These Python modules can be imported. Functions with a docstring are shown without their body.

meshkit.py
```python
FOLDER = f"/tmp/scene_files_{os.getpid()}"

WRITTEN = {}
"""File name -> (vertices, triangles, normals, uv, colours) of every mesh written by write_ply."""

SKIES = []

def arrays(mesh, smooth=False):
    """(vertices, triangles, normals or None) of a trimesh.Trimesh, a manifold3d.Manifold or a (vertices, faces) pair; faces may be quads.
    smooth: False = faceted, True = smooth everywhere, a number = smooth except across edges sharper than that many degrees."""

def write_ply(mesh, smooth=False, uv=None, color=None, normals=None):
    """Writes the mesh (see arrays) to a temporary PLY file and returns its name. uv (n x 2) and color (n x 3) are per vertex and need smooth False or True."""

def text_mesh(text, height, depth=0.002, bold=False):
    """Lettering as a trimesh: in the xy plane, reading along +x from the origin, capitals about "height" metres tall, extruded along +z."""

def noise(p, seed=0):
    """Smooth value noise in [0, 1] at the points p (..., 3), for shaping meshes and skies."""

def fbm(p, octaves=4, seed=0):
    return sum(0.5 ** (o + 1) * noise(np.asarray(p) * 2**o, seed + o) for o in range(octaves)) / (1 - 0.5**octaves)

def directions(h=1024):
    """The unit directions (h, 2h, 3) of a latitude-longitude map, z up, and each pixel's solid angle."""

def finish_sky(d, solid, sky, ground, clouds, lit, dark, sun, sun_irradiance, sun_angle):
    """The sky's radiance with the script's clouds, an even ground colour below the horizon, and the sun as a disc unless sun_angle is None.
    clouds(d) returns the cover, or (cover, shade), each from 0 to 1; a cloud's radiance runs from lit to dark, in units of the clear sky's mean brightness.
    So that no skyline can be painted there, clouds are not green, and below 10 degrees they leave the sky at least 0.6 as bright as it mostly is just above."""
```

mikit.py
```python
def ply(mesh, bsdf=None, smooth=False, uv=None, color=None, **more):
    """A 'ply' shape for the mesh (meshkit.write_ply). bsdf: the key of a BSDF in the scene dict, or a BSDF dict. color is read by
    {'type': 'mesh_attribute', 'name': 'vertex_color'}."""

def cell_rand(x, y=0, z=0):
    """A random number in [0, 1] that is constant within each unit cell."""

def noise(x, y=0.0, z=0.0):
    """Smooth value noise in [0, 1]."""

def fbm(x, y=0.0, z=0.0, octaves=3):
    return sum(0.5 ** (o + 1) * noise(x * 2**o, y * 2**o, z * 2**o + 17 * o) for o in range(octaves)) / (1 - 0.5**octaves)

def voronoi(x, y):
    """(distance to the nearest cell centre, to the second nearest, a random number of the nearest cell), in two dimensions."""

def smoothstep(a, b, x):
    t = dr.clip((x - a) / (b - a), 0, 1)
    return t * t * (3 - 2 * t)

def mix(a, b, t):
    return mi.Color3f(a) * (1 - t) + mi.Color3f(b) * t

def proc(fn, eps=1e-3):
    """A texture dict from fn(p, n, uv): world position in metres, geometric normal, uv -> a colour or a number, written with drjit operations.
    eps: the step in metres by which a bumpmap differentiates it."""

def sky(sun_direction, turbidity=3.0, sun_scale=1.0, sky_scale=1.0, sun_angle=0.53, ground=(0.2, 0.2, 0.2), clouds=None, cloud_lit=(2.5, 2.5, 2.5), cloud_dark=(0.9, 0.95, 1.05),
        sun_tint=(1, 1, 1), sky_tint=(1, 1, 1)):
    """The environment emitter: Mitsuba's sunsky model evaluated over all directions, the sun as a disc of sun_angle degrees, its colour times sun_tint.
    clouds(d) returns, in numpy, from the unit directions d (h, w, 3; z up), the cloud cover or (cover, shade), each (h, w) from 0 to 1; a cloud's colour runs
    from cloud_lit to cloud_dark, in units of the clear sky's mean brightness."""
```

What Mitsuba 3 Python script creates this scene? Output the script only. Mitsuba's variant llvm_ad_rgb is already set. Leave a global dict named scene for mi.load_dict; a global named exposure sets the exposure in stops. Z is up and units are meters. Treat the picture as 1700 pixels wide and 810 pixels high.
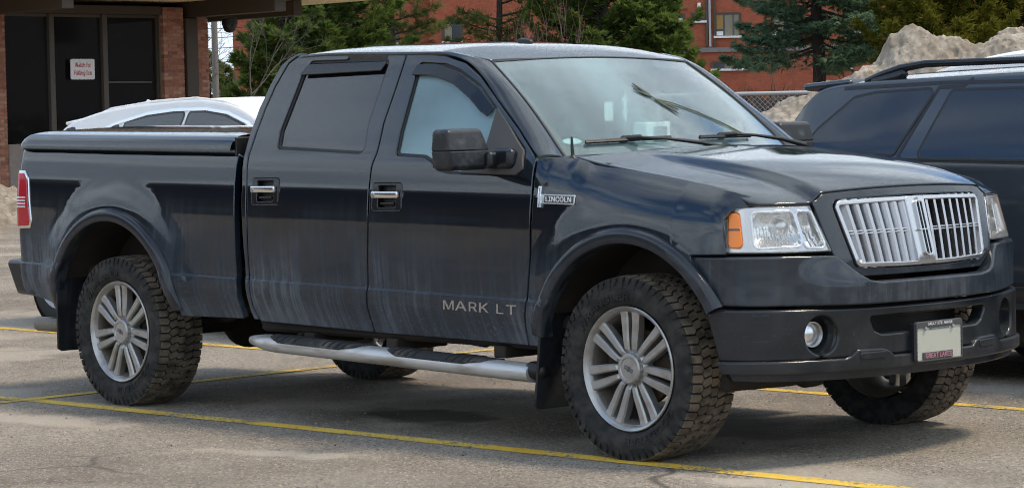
import math, random
import numpy as np, trimesh, shapely, drjit as dr, mitsuba as mi, mikit, meshkit
from shapely.geometry import Polygon, Point, box as sbox
from scipy.spatial import Delaunay
from scipy.interpolate import CubicSpline, PchipInterpolator
from mikit import noise, fbm, smoothstep, mix, voronoi, cell_rand, proc

T = mi.ScalarTransform4f
scene, labels = {'type': 'scene'}, {}

# ------------------------------------------------------------------ camera, sky, exposure
CAM = np.array([7.9422, -9.0636, 1.4557]); YAW, PITCH, ROLL = -.8191, -.0447, -.0213
FW = np.array([math.sin(YAW) * math.cos(PITCH), math.cos(YAW) * math.cos(PITCH), math.sin(PITCH)])
_r = np.array([math.cos(YAW), -math.sin(YAW), 0]); _u = np.cross(_r, FW)
UP = _u * math.cos(ROLL) - _r * math.sin(ROLL)
scene['camera'] = {'type': 'perspective', 'fov': 22.04, 'fov_axis': 'x', 'near_clip': 0.1, 'far_clip': 2000.0,
                   'to_world': T().look_at(origin=CAM.tolist(), target=(CAM + FW).tolist(), up=UP.tolist()),
                   'film': {'type': 'hdrfilm', 'width': 1024, 'height': 487}, 'sampler': {'type': 'independent', 'sample_count': 64}}

def clouds(d):
    z = np.maximum(d[..., 2], .03)
    q = np.stack([d[..., 0] / (z + .25), d[..., 1] / (z + .25), 0 * z], -1)
    n = meshkit.fbm(q * 1.7 + 7.3, 5, 3)
    m = meshkit.fbm(q * 2.9 + 1.1, 4, 11)
    cover = np.clip((n - .33) / .14, 0, 1)
    shade = np.clip((m - .34) / .34, 0, 1) * .8
    return cover, shade

scene['sky'] = mikit.sky((0.42, 0.38, 1.05), turbidity=3, sun_scale=.30, sun_angle=12, clouds=clouds,
                         cloud_lit=(1.98, 2.22, 2.44), cloud_dark=(.84, 1.02, 1.24))
exposure = 2.74

# ------------------------------------------------------------------ helpers
def nk(parent, name):
    base = (parent + '__' if parent else '') + name
    key, i = base, 0
    while key in labels or key in scene or key in USED:
        i += 1; key = f'{base}_{i:03d}'
    USED.add(key); return key
USED = set()

def thing(name, label, cat, group=None, kind=None):
    key = nk(None, name)
    labels[key] = {'label': label, 'category': cat}
    if group: labels[key]['group'] = group
    if kind: labels[key] = {**labels[key], 'kind': kind}
    return key

def vf(m):
    if isinstance(m, trimesh.Trimesh): return np.asarray(m.vertices, float), np.asarray(m.faces, int)
    return np.asarray(m[0], float), np.asarray(m[1], int)

def cat(*ms):
    vs, fs, o = [], [], 0
    for m in ms:
        v, f = vf(m)
        if len(f) == 0: continue
        if f.shape[1] == 4: f = np.vstack([f[:, [0, 1, 2]], f[:, [0, 2, 3]]])
        vs.append(v); fs.append(f + o); o += len(v)
    return np.vstack(vs), np.vstack(fs)

def put(parent, name, mesh, bsdf, smooth=False, label=None, kind=None, to_world=None):
    """one entry of scene; mesh = trimesh, (V,F) or (V,F,N)"""
    key = nk(parent, name) if parent is not None else name
    if isinstance(mesh, tuple) and len(mesh) == 3:
        path = meshkit.write_ply((mesh[0], mesh[1]), False, None, None, mesh[2])
        d = {'type': 'ply', 'filename': path, 'face_normals': False, 'bsdf': {'type': 'ref', 'id': bsdf}}
    else:
        d = mikit.ply(mesh, bsdf, smooth=smooth)
    if to_world is not None: d['to_world'] = to_world
    scene[key] = d
    if label or kind:
        labels[key] = {}
        if label: labels[key]['label'] = label
        if kind: labels[key]['kind'] = kind
    return key

def single(name, mesh, bsdf, label, catg, smooth=False, group=None, kind=None):
    key = thing(name, label, catg, group, kind)
    USED.discard(key)
    put(None, key, mesh, bsdf, smooth); USED.add(key)
    return key

def mirror(m):
    v, f = np.array(m[0]), np.array(m[1])[:, ::-1]
    v = v * [1, -1, 1]
    return (v, f, np.array(m[2]) * [1, -1, 1]) if len(m) == 3 else (v, f)

def bx(x0, x1, y0, y1, z0, z1, b=0.0):
    """box, chamfered by b"""
    if b <= 0:
        m = trimesh.creation.box(extents=(x1 - x0, y1 - y0, z1 - z0)); m.apply_translation(((x0 + x1) / 2, (y0 + y1) / 2, (z0 + z1) / 2)); return m
    pts = []
    lo, hi = np.array([x0, y0, z0]), np.array([x1, y1, z1])
    for c in np.ndindex(2, 2, 2):
        p = np.where(np.array(c) == 0, lo, hi); s = np.where(np.array(c) == 0, 1, -1)
        for k in range(3):
            q = p + s * b; q[k] = p[k]; pts.append(q)
    return trimesh.convex.convex_hull(np.array(pts))

def rbox(x0, x1, y0, y1, z0, z1, r, n=2):
    """rounded box as a hull of small spheres"""
    s = trimesh.creation.icosphere(subdivisions=n, radius=r).vertices
    pts = [s + np.array([(x0 + r, x1 - r)[i], (y0 + r, y1 - r)[j], (z0 + r, z1 - r)[k]]) for i in (0, 1) for j in (0, 1) for k in (0, 1)]
    return trimesh.convex.convex_hull(np.vstack(pts))

def hull(pts, r, n=1):
    s = trimesh.creation.icosphere(subdivisions=n, radius=1).vertices
    r = np.broadcast_to(r, len(pts))
    return trimesh.convex.convex_hull(np.vstack([np.asarray(p) + s * q for p, q in zip(pts, r)]))

def tube(pts, r, n=8, caps=True):
    pts = np.asarray(pts, float); k = len(pts); r = np.broadcast_to(r, k)
    t = np.gradient(pts, axis=0); t /= np.linalg.norm(t, axis=1, keepdims=True) + 1e-12
    a = np.array([0, 0, 1.0]) if abs(t[0][2]) < .9 else np.array([1.0, 0, 0])
    V = []
    u = np.cross(t[0], a); u /= np.linalg.norm(u)
    ang = np.arange(n) / n * 2 * np.pi
    for i in range(k):
        u = u - t[i] * (u @ t[i]); u /= np.linalg.norm(u); w = np.cross(t[i], u)
        V.append(pts[i] + r[i] * (np.cos(ang)[:, None] * u + np.sin(ang)[:, None] * w))
    V = np.vstack(V); F = []
    for i in range(k - 1):
        for j in range(n):
            a0, b0 = i * n + j, i * n + (j + 1) % n
            F += [[a0, b0, b0 + n], [a0, b0 + n, a0 + n]]
    if caps:
        for j in range(1, n - 1):
            F.append([0, j + 1, j]); o = (k - 1) * n; F.append([o, o + j, o + j + 1])
    return V, np.array(F)

def grid(fn, us, vs, flip=False):
    """surface patch with analytic-like normals: fn((N,2))->(N,3)"""
    U, W = np.meshgrid(us, vs, indexing='ij'); q = np.stack([U.ravel(), W.ravel()], 1)
    P = fn(q); e = 1e-4
    N = np.cross(fn(q + [e, 0]) - fn(q - [e, 0]), fn(q + [0, e]) - fn(q - [0, e]))
    N /= np.linalg.norm(N, axis=1, keepdims=True) + 1e-20
    a, b = len(us), len(vs)
    i = (np.arange(a - 1)[:, None] * b + np.arange(b - 1)).ravel()
    F = np.vstack([np.stack([i, i + b, i + b + 1], 1), np.stack([i, i + b + 1, i + 1], 1)])
    if flip: F = F[:, ::-1]; N = -N
    return P, F, N

def dens(ring, h):
    c = np.asarray(ring.coords)[:-1]; out = []
    for a, b in zip(c, np.roll(c, -1, 0)):
        n = max(1, int(math.ceil(np.linalg.norm(b - a) / h)))
        out += [a + (b - a) * k / n for k in range(n)]
    return np.array(out)

def rounded(poly, rc):
    return poly.buffer(-rc).buffer(2 * rc).buffer(-rc) if rc > 0 else poly

def patch(poly, fn, h=.05, r=.004, depth=.02, sgn=1, hb=None, rc=0, extra=None):
    """a panel: polygon in parameter space mapped by fn, with a rounded edge of radius r that returns by depth"""
    poly = rounded(poly, rc)
    inner = poly.buffer(-r, join_style=2) if r > 0 else poly
    while inner.is_empty or inner.area < .25 * poly.area and r > .0008: r *= .6; inner = poly.buffer(-r, join_style=2)
    if inner.geom_type == 'MultiPolygon': inner = max(inner.geoms, key=lambda g: g.area)
    inner = shapely.geometry.polygon.orient(inner.simplify(1e-5))
    hb = hb or h * .6
    rings = [dens(g, hb) for g in [inner.exterior, *inner.interiors]]
    x0, y0, x1, y1 = inner.bounds
    gx, gy = np.meshgrid(np.arange(x0 + h * .5, x1, h), np.arange(y0 + h * .5, y1, h)); g = np.stack([gx.ravel(), gy.ravel()], 1)
    g = g[shapely.contains_xy(inner.buffer(-.38 * hb), g[:, 0], g[:, 1])] if len(g) else g
    if extra is not None:
        ex = extra[shapely.contains_xy(inner.buffer(-.006), extra[:, 0], extra[:, 1])]
        if len(g): g = g[np.abs(zb_(g[:, 0], g[:, 1]) - .6925) > .014]
        g = np.vstack([g, ex])
    Q = np.vstack([*rings, g])
    tri = Delaunay(Q).simplices; c = Q[tri].mean(1)
    tri = tri[shapely.contains_xy(inner, c[:, 0], c[:, 1])]
    ea, eb = Q[tri[:, 1]] - Q[tri[:, 0]], Q[tri[:, 2]] - Q[tri[:, 0]]; ar = ea[:, 0] * eb[:, 1] - ea[:, 1] * eb[:, 0]
    tri = tri[np.abs(ar) > 1e-9]; ar = ar[np.abs(ar) > 1e-9]
    tri[ar < 0] = tri[ar < 0][:, ::-1]
    e = 5e-4
    def nrm(q):
        n = np.cross(fn(q + [e, 0]) - fn(q - [e, 0]), fn(q + [0, e]) - fn(q - [0, e])) * sgn
        return n / (np.linalg.norm(n, axis=1, keepdims=True) + 1e-20)
    V, N, F = [fn(Q)], [nrm(Q)], [tri if sgn > 0 else tri[:, ::-1]]
    o = len(Q)
    for ring in rings:
        d1 = np.roll(ring, -1, 0) - ring; d0 = ring - np.roll(ring, 1, 0)
        d1 /= np.linalg.norm(d1, axis=1, keepdims=True) + 1e-12; d0 /= np.linalg.norm(d0, axis=1, keepdims=True) + 1e-12
        d = d0 + d1; d /= np.linalg.norm(d, axis=1, keepdims=True) + 1e-12
        n2 = np.stack([d[:, 1], -d[:, 0]], 1)
        n2 = n2 / np.maximum(.5, (n2 * np.stack([d1[:, 1], -d1[:, 0]], 1)).sum(1))[:, None]
        nn = nrm(ring); Tn = fn(ring + n2 * e) - fn(ring - n2 * e); Tn /= np.linalg.norm(Tn, axis=1, keepdims=True) + 1e-20
        lay = [(a, r * (1 - math.cos(a)), math.sin(a)) for a in (np.linspace(0, math.pi / 2, 5) if r > 0 else [math.pi / 2])]
        lay.append((math.pi / 2, max(depth, r + .001), 1))
        k = len(ring)
        for a, dep, sn in lay:
            V.append(fn(ring + n2 * r * sn) - nn * dep); N.append(nn * math.cos(a) + Tn * math.sin(a))
        i = np.arange(k); j = (i + 1) % k
        for L in range(len(lay) - 1):
            A, B = o + L * k, o + (L + 1) * k
            f = np.vstack([np.stack([A + i, B + i, B + j], 1), np.stack([A + i, B + j, A + j], 1)])
            F.append(f if sgn > 0 else f[:, ::-1])
        o += len(lay) * k
    return np.vstack(V), np.vstack(F), np.vstack(N)

def lathe(prof, n=64, axis='y', closed=False):
    """profile (r, t) revolved about the axis"""
    prof = np.asarray(prof, float); k = len(prof); a = np.arange(n) / n * 2 * np.pi
    r, t = prof[:, 0], prof[:, 1]
    V = np.stack([np.outer(np.cos(a), r), np.outer(np.ones(n), t), np.outer(np.sin(a), r)], -1).reshape(-1, 3)
    F = []
    for i in range(n):
        for j in range(k - 1 + closed):
            p, q = i * k + j, ((i + 1) % n) * k + j; j2 = (j + 1) % k
            F += [[p, i * k + j2, ((i + 1) % n) * k + j2], [p, ((i + 1) % n) * k + j2, q]]
    V = V if axis == 'y' else V[:, [0, 2, 1]]
    return V, np.array(F)

def xf(m, A=None, t=(0, 0, 0)):
    v, f = vf(m)
    return (v @ np.asarray(A).T if A is not None else v) + np.asarray(t), f

def rotm(ax, deg):
    return trimesh.transformations.rotation_matrix(math.radians(deg), ax)[:3, :3]

def text_on(txt, height, O, X, Y, depth=.003, width=None, bold=False):
    """lettering with its baseline start at O, reading along X, up along Y, raised along X x Y"""
    m = meshkit.text_mesh(txt, height, depth, bold); v = np.array(m.vertices)
    if width: v[:, 0] *= width / v[:, 0].max()
    X, Y = np.asarray(X, float), np.asarray(Y, float)
    return np.asarray(O) + v[:, :1] * X + v[:, 1:2] * Y + v[:, 2:] * np.cross(X, Y), np.array(m.faces)

rs = np.random.RandomState

# ------------------------------------------------------------------ materials
def mat(key, **k): scene[key] = {'type': 'twosided', 'bsdf': k} if k.get('type') in ('principled', 'roughplastic', 'diffuse', 'plastic', 'roughconductor') else k
def rgb(*c): return {'type': 'rgb', 'value': list(c)}
def prin(c, rough=.5, metal=0., **k):
    return dict(type='principled', base_color=rgb(*c) if isinstance(c, tuple) else c, roughness=rough, metallic=metal, **k)
def simple(key, c, rough=.5, metal=0., **k): mat(key, **prin(c, rough, metal, **k))

def asphalt_col(p, n, uv):
    x, y = p.x, p.y
    big = fbm(x * .35 + 3, y * .35, 0, 4); mid = fbm(x * 2.1, y * 2.1, 5, 3)
    g1 = noise(x * 90, y * 90, 1); g2 = noise(x * 210 + 9, y * 210, 2); sp = cell_rand(dr.floor(x * 130), dr.floor(y * 130), 3)
    col = mix((.128, .106, .084), (.225, .196, .160), smoothstep(.28, .72, big * .6 + mid * .4))
    col = col * (.38 + .78 * g1 + .5 * g2) * .92
    col = mix(col, (.42, .38, .33), smoothstep(.955, .975, sp) * .75)
    col = mix(col, (.03, .028, .026), smoothstep(.95, .965, cell_rand(dr.floor(x * 105 + 7), dr.floor(y * 105), 8)) * .6)
    # pale sandy wash, left by melt water
    wash = smoothstep(.56, .72, fbm(x * .8 + 11, y * .8 - 4, 2, 4))
    col = mix(col, (.33, .29, .24), wash * .5)
    # oil stain below the engine and drips
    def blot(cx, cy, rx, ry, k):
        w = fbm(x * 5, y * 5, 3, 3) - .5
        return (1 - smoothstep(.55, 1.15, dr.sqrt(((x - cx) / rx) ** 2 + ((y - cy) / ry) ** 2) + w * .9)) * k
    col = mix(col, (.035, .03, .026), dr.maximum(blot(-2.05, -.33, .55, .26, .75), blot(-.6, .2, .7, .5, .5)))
    def pale(cx, cy, rx, ry, k, rot=.0):
        a = (x - cx) * math.cos(rot) + (y - cy) * math.sin(rot); b = (y - cy) * math.cos(rot) - (x - cx) * math.sin(rot)
        w = fbm(x * 6 + 3, y * 6, 3, 4) - .5
        return (1 - smoothstep(.3, 1.2, dr.sqrt((a / rx) ** 2 + (b / ry) ** 2) + w * 1.4)) * k
    col = mix(col, (.36, .32, .265) , dr.maximum(dr.maximum(pale(-3.75, -1.72, 1.0, .30, .6, .25), pale(1.05, -1.15, .7, .12, .7, .1)), dr.maximum(pale(-.5, 2.5, 1.6, .5, .4), pale(-1.4, -1.75, .5, .12, .55, .3))))
    # hairline cracks
    def crack(sc, off, wid):
        wx = x + .35 * fbm(x * 1.3 + off, y * 1.3, 1, 3); wy = y + .35 * fbm(x * 1.3, y * 1.3 + off, 7, 3)
        a, b, _ = voronoi(wx * sc + off, wy * sc)
        return 1 - smoothstep(0, wid, b - a)
    ck = dr.maximum(crack(.23, 2.7, .011) * smoothstep(.3, .5, fbm(x * .6, y * .6, 9, 2)), crack(.55, 8.1, .016) * smoothstep(.5, .62, fbm(x * .5 + 4, y * .5, 3, 2)))
    return mix(col, (.04, .037, .034), ck * .75)
mat('mat_asphalt', type='bumpmap', arbitrary=proc(lambda p, n, uv: .004 * noise(p.x * 85, p.y * 85) + .0025 * noise(p.x * 190, p.y * 190, 4) + .006 * noise(p.x * 9, p.y * 9, 2), eps=2e-3), scale=1.0,
    bsdf=prin(proc(asphalt_col), .82, specular=.35))

def line_col(p, n, uv):
    g = noise(p.x * 85, p.y * 85, 1); w = fbm(p.x * 5, p.y * 5, 3, 3)
    col = mix((.56, .345, .032), (.60, .42, .085), noise(p.x * 3, p.y * 3))
    worn = smoothstep(.57, .76, g * .45 + w * .55 + .12 * noise(p.x * 230, p.y * 230, 4))
    return mix(col * (.8 + .3 * g), (.15, .135, .115), worn)
mat('mat_line', type='bumpmap', arbitrary=proc(lambda p, n, uv: .003 * noise(p.x * 85, p.y * 85) + .002 * noise(p.x * 190, p.y * 190, 4), eps=2e-3), scale=1.0, bsdf=prin(proc(line_col), .75, specular=.35))

mat('mat_grit', **prin(proc(lambda p, n, uv: mix((.05, .045, .04), (.40, .36, .31), cell_rand(dr.floor(p.x * 40), dr.floor(p.y * 40), 4))), .9, specular=.2))
# truck paint: near black with a film of road dust that thickens downwards and runs in streaks
def dirt_st(p):
    q = p.x - p.y
    return noise(q * 62, p.z * 1.6, 1) * .5 + noise(q * 150, p.z * 3, 2) * .3 + fbm(q * 9, p.z * 2.2, 7, 3) * .2
def dirt_w(p, n, uv):
    zr = p.z + .018 * (p.x + 1.6); q = p.x - p.y
    edge = zr + .10 * (noise(q * 40, 1.5, 3) - .5) + .16 * (fbm(q * 2.2, 3.1, 5, 2) - .5)
    low = smoothstep(1.10, .78, edge)
    return dr.clip(low * (.58 + .26 * smoothstep(.42, .70, dirt_st(p)) * (1 - .6 * smoothstep(.42, .65, p.x))) + .18 * smoothstep(.66, .48, zr) + .008, 0, .94)
def dirt_c(p, n, uv):
    zr = p.z + .018 * (p.x + 1.6); q = p.x - p.y
    st = smoothstep(.42, .74, dirt_st(p)); big = smoothstep(.35, .7, fbm(q * 2.0, p.z * 2.6, 4, 3))
    k = .18 * big + (st * (.17 + .56 * big) * (1 - .7 * smoothstep(.42, .65, p.x)) + .45 * big * smoothstep(.35, .7, fbm(q * 26, p.z * 20, 2, 3))) * smoothstep(1.15, .60, zr) + .55 * smoothstep(.62, .47, zr) * (.4 + .6 * big)
    wh = dr.maximum(dr.exp(-((p.x + .85) / .4) ** 2), dr.exp(-((p.x + 4.6) / .4) ** 2)) * smoothstep(.95, .5, zr)
    k = k + (.45 + .5 * wh) * smoothstep(.74, .93, noise(q * 150, p.z * 150, 6)) * smoothstep(.95, .5, zr) + .22 * wh * fbm(q * 12, p.z * 12, 8, 3)
    return mix((.0190, .0275, .0390), (.100, .117, .140), dr.clip(k, 0, 1))
scene['mat_paint'] = {'type': 'blendbsdf', 'weight': proc(dirt_w),
    'a': {'type': 'twosided', 'bsdf': prin((.0045, .0080, .0130), .055, specular=.95)},
    'b': {'type': 'twosided', 'bsdf': prin(proc(dirt_c), .55, specular=.25)}}
scene['mat_flare'] = {'type': 'blendbsdf', 'weight': proc(lambda p, n, uv: dr.clip(.10 + .5 * smoothstep(1.05, .6, p.z) * smoothstep(.3, .75, fbm(p.x * 16, p.z * 16, p.y * 30, 3)), 0, 1)),
    'a': {'type': 'twosided', 'bsdf': prin((.005, .0085, .015), .16, specular=.5, clearcoat=.5)}, 'b': {'type': 'twosided', 'bsdf': prin((.07, .078, .09), .85, specular=.2)}}
def dirt_w2(p, n, uv):
    q = p.x - p.y
    f = smoothstep(.35, .75, fbm(q * 7, p.z * 7, p.y * 3, 4))
    return dr.clip(.03 + .26 * f * smoothstep(1.0, .35, p.z) + .20 * noise(q * 70, p.z * 5) * smoothstep(.35, .75, noise(q * 9, p.z * 6, 5)) + .3 * smoothstep(.86, .97, noise(q * 190, p.z * 190, 3)), 0, 1)
scene['mat_trim'] = {'type': 'blendbsdf', 'weight': proc(dirt_w2),
    'a': {'type': 'twosided', 'bsdf': prin((.0065, .009, .0125), .20, specular=.5)},
    'b': {'type': 'twosided', 'bsdf': prin((.075, .078, .082), .85, specular=.2)}}
simple('mat_black', (.010, .010, .011), .45)
simple('mat_gloss_black', (.006, .007, .009), .12, specular=.5, clearcoat=.5)
simple('mat_seal', (.012, .012, .013), .6)
def under_col(p, n, uv): return mix((.012, .011, .010), (.055, .045, .036), fbm(p.x * 4, p.y * 4, p.z * 6, 3))
mat('mat_under', **prin(proc(under_col), .85, specular=.2))
simple('mat_rust', (.06, .04, .028), .8)
simple('mat_chrome', (.78, .79, .80), .08, 1.0)
simple('mat_satin', (.58, .585, .60), .27, 1.0)
simple('mat_grille_bar', (.47, .475, .50), .28, .85)
def alloy_col(p, n, uv):
    return mix((.43, .43, .425), (.29, .25, .205), smoothstep(.42, .8, fbm(p.x * 14, p.y * 14, p.z * 14, 3)) * .75)
mat('mat_alloy', **prin(proc(alloy_col), .36, .72, specular=.5))
mat('mat_rim_barrel', **prin(proc(lambda p, n, uv: mix((.20, .18, .155), (.10, .085, .07), fbm(p.x * 9, p.y * 9, p.z * 9, 3))), .6, .3))
def axle_r(p):
    cx = dr.select(p.x > -1.9, 0.0, -3.823)
    return dr.sqrt((p.x - cx) ** 2 + (p.z - .40) ** 2)
def tyre_col(p, n, uv):
    r = axle_r(p); f = fbm(p.x * 22, p.y * 22, p.z * 22, 3)
    top = smoothstep(.3945, .3985, r)
    side = mix((.020, .020, .020), (.050, .047, .043), smoothstep(.3, .8, f))
    tread = mix((.062, .052, .041), (.175, .142, .105), smoothstep(.25, .75, f))
    return mix(side, tread, top)
mat('mat_tyre', **prin(proc(tyre_col), .8, specular=.25))
simple('mat_rubber', (.018, .018, .018), .75)
def step_col(p, n, uv): return mix((.60, .60, .595), (.36, .335, .295), smoothstep(.45, .8, fbm(p.x * 6, p.y * 20, p.z * 20, 3)))
mat('mat_step', **prin(proc(step_col), .38, .55))
mat('mat_pad', **prin(proc(lambda p, n, uv: mix((.020, .020, .022), (.10, .09, .072), smoothstep(.55, .8, fbm(p.x * 14, p.y * 9, 1, 3)))), .8))
scene['mat_lens'] = {'type': 'thindielectric', 'int_ior': 1.5}
scene['mat_lamp_lens'] = {'type': 'blendbsdf', 'weight': .10, 'a': {'type': 'thindielectric', 'int_ior': 1.5}, 'b': {'type': 'twosided', 'bsdf': {'type': 'diffuse', 'reflectance': rgb(.78, .78, .70)}}}
simple('mat_amber', (.80, .20, .005), .15, specular=.5, clearcoat=.8)
simple('mat_red_lens', (.42, .006, .018), .10, specular=.5, clearcoat=1.0)
simple('mat_white_lens', (.62, .60, .60), .2, specular=.5)
simple('mat_silver_bowl', (.80, .80, .79), .16, .85)
# windows: glass sheet with a film of salt dust
scene['mat_windshield'] = {'type': 'blendbsdf', 'weight': proc(lambda p, n, uv: .075 + .20 * smoothstep(.3, .75, fbm(p.x * 2.2 + p.z * 2 + p.y * 2.5, p.y * 1.2 - p.z, 1, 3))),
    'a': {'type': 'thindielectric', 'int_ior': 1.52, 'specular_transmittance': rgb(.72, .86, .84)},
    'b': {'type': 'twosided', 'bsdf': {'type': 'diffuse', 'reflectance': rgb(.40, .60, .64)}}}
scene['mat_side_glass'] = {'type': 'blendbsdf', 'weight': proc(lambda p, n, uv: .22 + .22 * smoothstep(.3, .7, fbm(p.x * 1.1, p.z * 4, 3, 2))),
    'a': {'type': 'thindielectric', 'int_ior': 1.52, 'specular_transmittance': rgb(.66, .82, .82)},
    'b': {'type': 'twosided', 'bsdf': {'type': 'diffuse', 'reflectance': rgb(.46, .68, .73)}}}
simple('mat_tint', (.006, .007, .009), .03, specular=1.0)
simple('mat_store_glass', (.006, .0065, .007), .015, specular=1.0)
simple('mat_seat', (.36, .33, .28), .85)
simple('mat_dash', (.10, .10, .095), .8)
simple('mat_card', (.75, .80, .76), .7)
simple('mat_sticker', (.42, .58, .56), .6)
simple('mat_sail', (.055, .052, .050), .6)
simple('mat_edge_grey', (.20, .205, .215), .4)
mat('mat_mirror_shell', **prin(proc(lambda p, n, uv: mix((.011, .013, .016), (.055, .06, .066), smoothstep(.45, .85, fbm(p.x * 18, p.y * 18, p.z * 18, 4)))), .38, specular=.5))
simple('mat_leaf_dry', (.035, .045, .03), .7)
simple('mat_stem', (.16, .17, .11), .7)
simple('mat_white_paint', (.72, .715, .70), .22, specular=.6)
simple('mat_tip', (.23, .205, .17), .6, .3)
simple('mat_navy', (.032, .039, .049), .08, specular=.95)
simple('mat_grey_plastic', (.085, .088, .095), .4)
simple('mat_plate', (.42, .43, .37), .5)
simple('mat_plate_dark', (.060, .060, .066), .5)
simple('mat_pink', (.42, .17, .23), .6)
simple('mat_ink_white', (.72, .72, .72), .5)
# buildings
def brick_col(p, n, uv):
    c = cell_rand(dr.floor(p.y * 4.7), dr.floor(p.z * 14.7), 2)
    return mix((.20, .075, .045), (.36, .165, .105), c) * (.8 + .35 * fbm(p.y * 30, p.z * 30, p.x * 30, 3))
for i, (a, b) in enumerate([((.33, .14, .09), (.41, .19, .125)), ((.27, .105, .065), (.35, .15, .10)), ((.40, .21, .14), (.46, .25, .18)), ((.22, .085, .058), (.31, .125, .085))]):
    mat(f'mat_brick_{i}', **prin(proc(lambda p, n, uv, a=a, b=b: mix(a, b, fbm(p.y * 25, p.z * 25, p.x * 25, 3))), .9, specular=.2))
simple('mat_dark_wall', (.055, .042, .034), .9)
simple('mat_street_wall', (.12, .10, .09), .9)
simple('mat_mortar', (.27, .21, .165), .95)
simple('mat_brown_steel', (.055, .040, .028), .6)
simple('mat_mullion', (.075, .062, .05), .5)
simple('mat_soffit', (.60, .51, .33), .8)
mat('mat_stucco', **prin(proc(lambda p, n, uv: mix((.22, .18, .16), (.30, .26, .23), fbm(p.x * 20, p.y * 20, p.z * 20, 4))), .95))
def red_wall(p, n, uv):
    a = p.x * .685 + p.y * .729
    row = dr.floor(p.z / .075); c = cell_rand(dr.floor(a / .22 + .5 * (row - 2 * dr.floor(row / 2))), row, 1)
    col = mix((.26, .075, .044), (.35, .110, .062), .55 * c + .45 * fbm(a * .6, p.z * .9, 3, 4))
    return col * (.86 + .2 * fbm(a * 5, p.z * 5, 1, 3))
mat('mat_red_brick', **prin(proc(red_wall), .9, specular=.2))
simple('mat_concrete_band', (.17, .16, .165), .9)
simple('mat_far_glass', (.03, .035, .04), .1, specular=.6)
simple('mat_far_blind', (.20, .18, .13), .8)
simple('mat_far_amber', (.26, .16, .05), .8)
simple('mat_white_trim', (.62, .62, .62), .6)
simple('mat_galv', (.36, .37, .38), .45, .4)
simple('mat_wood_pole', (.16, .145, .13), .9)
simple('mat_sign_white', (.78, .76, .75), .5)
simple('mat_sign_red', (.45, .04, .06), .5)
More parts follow.
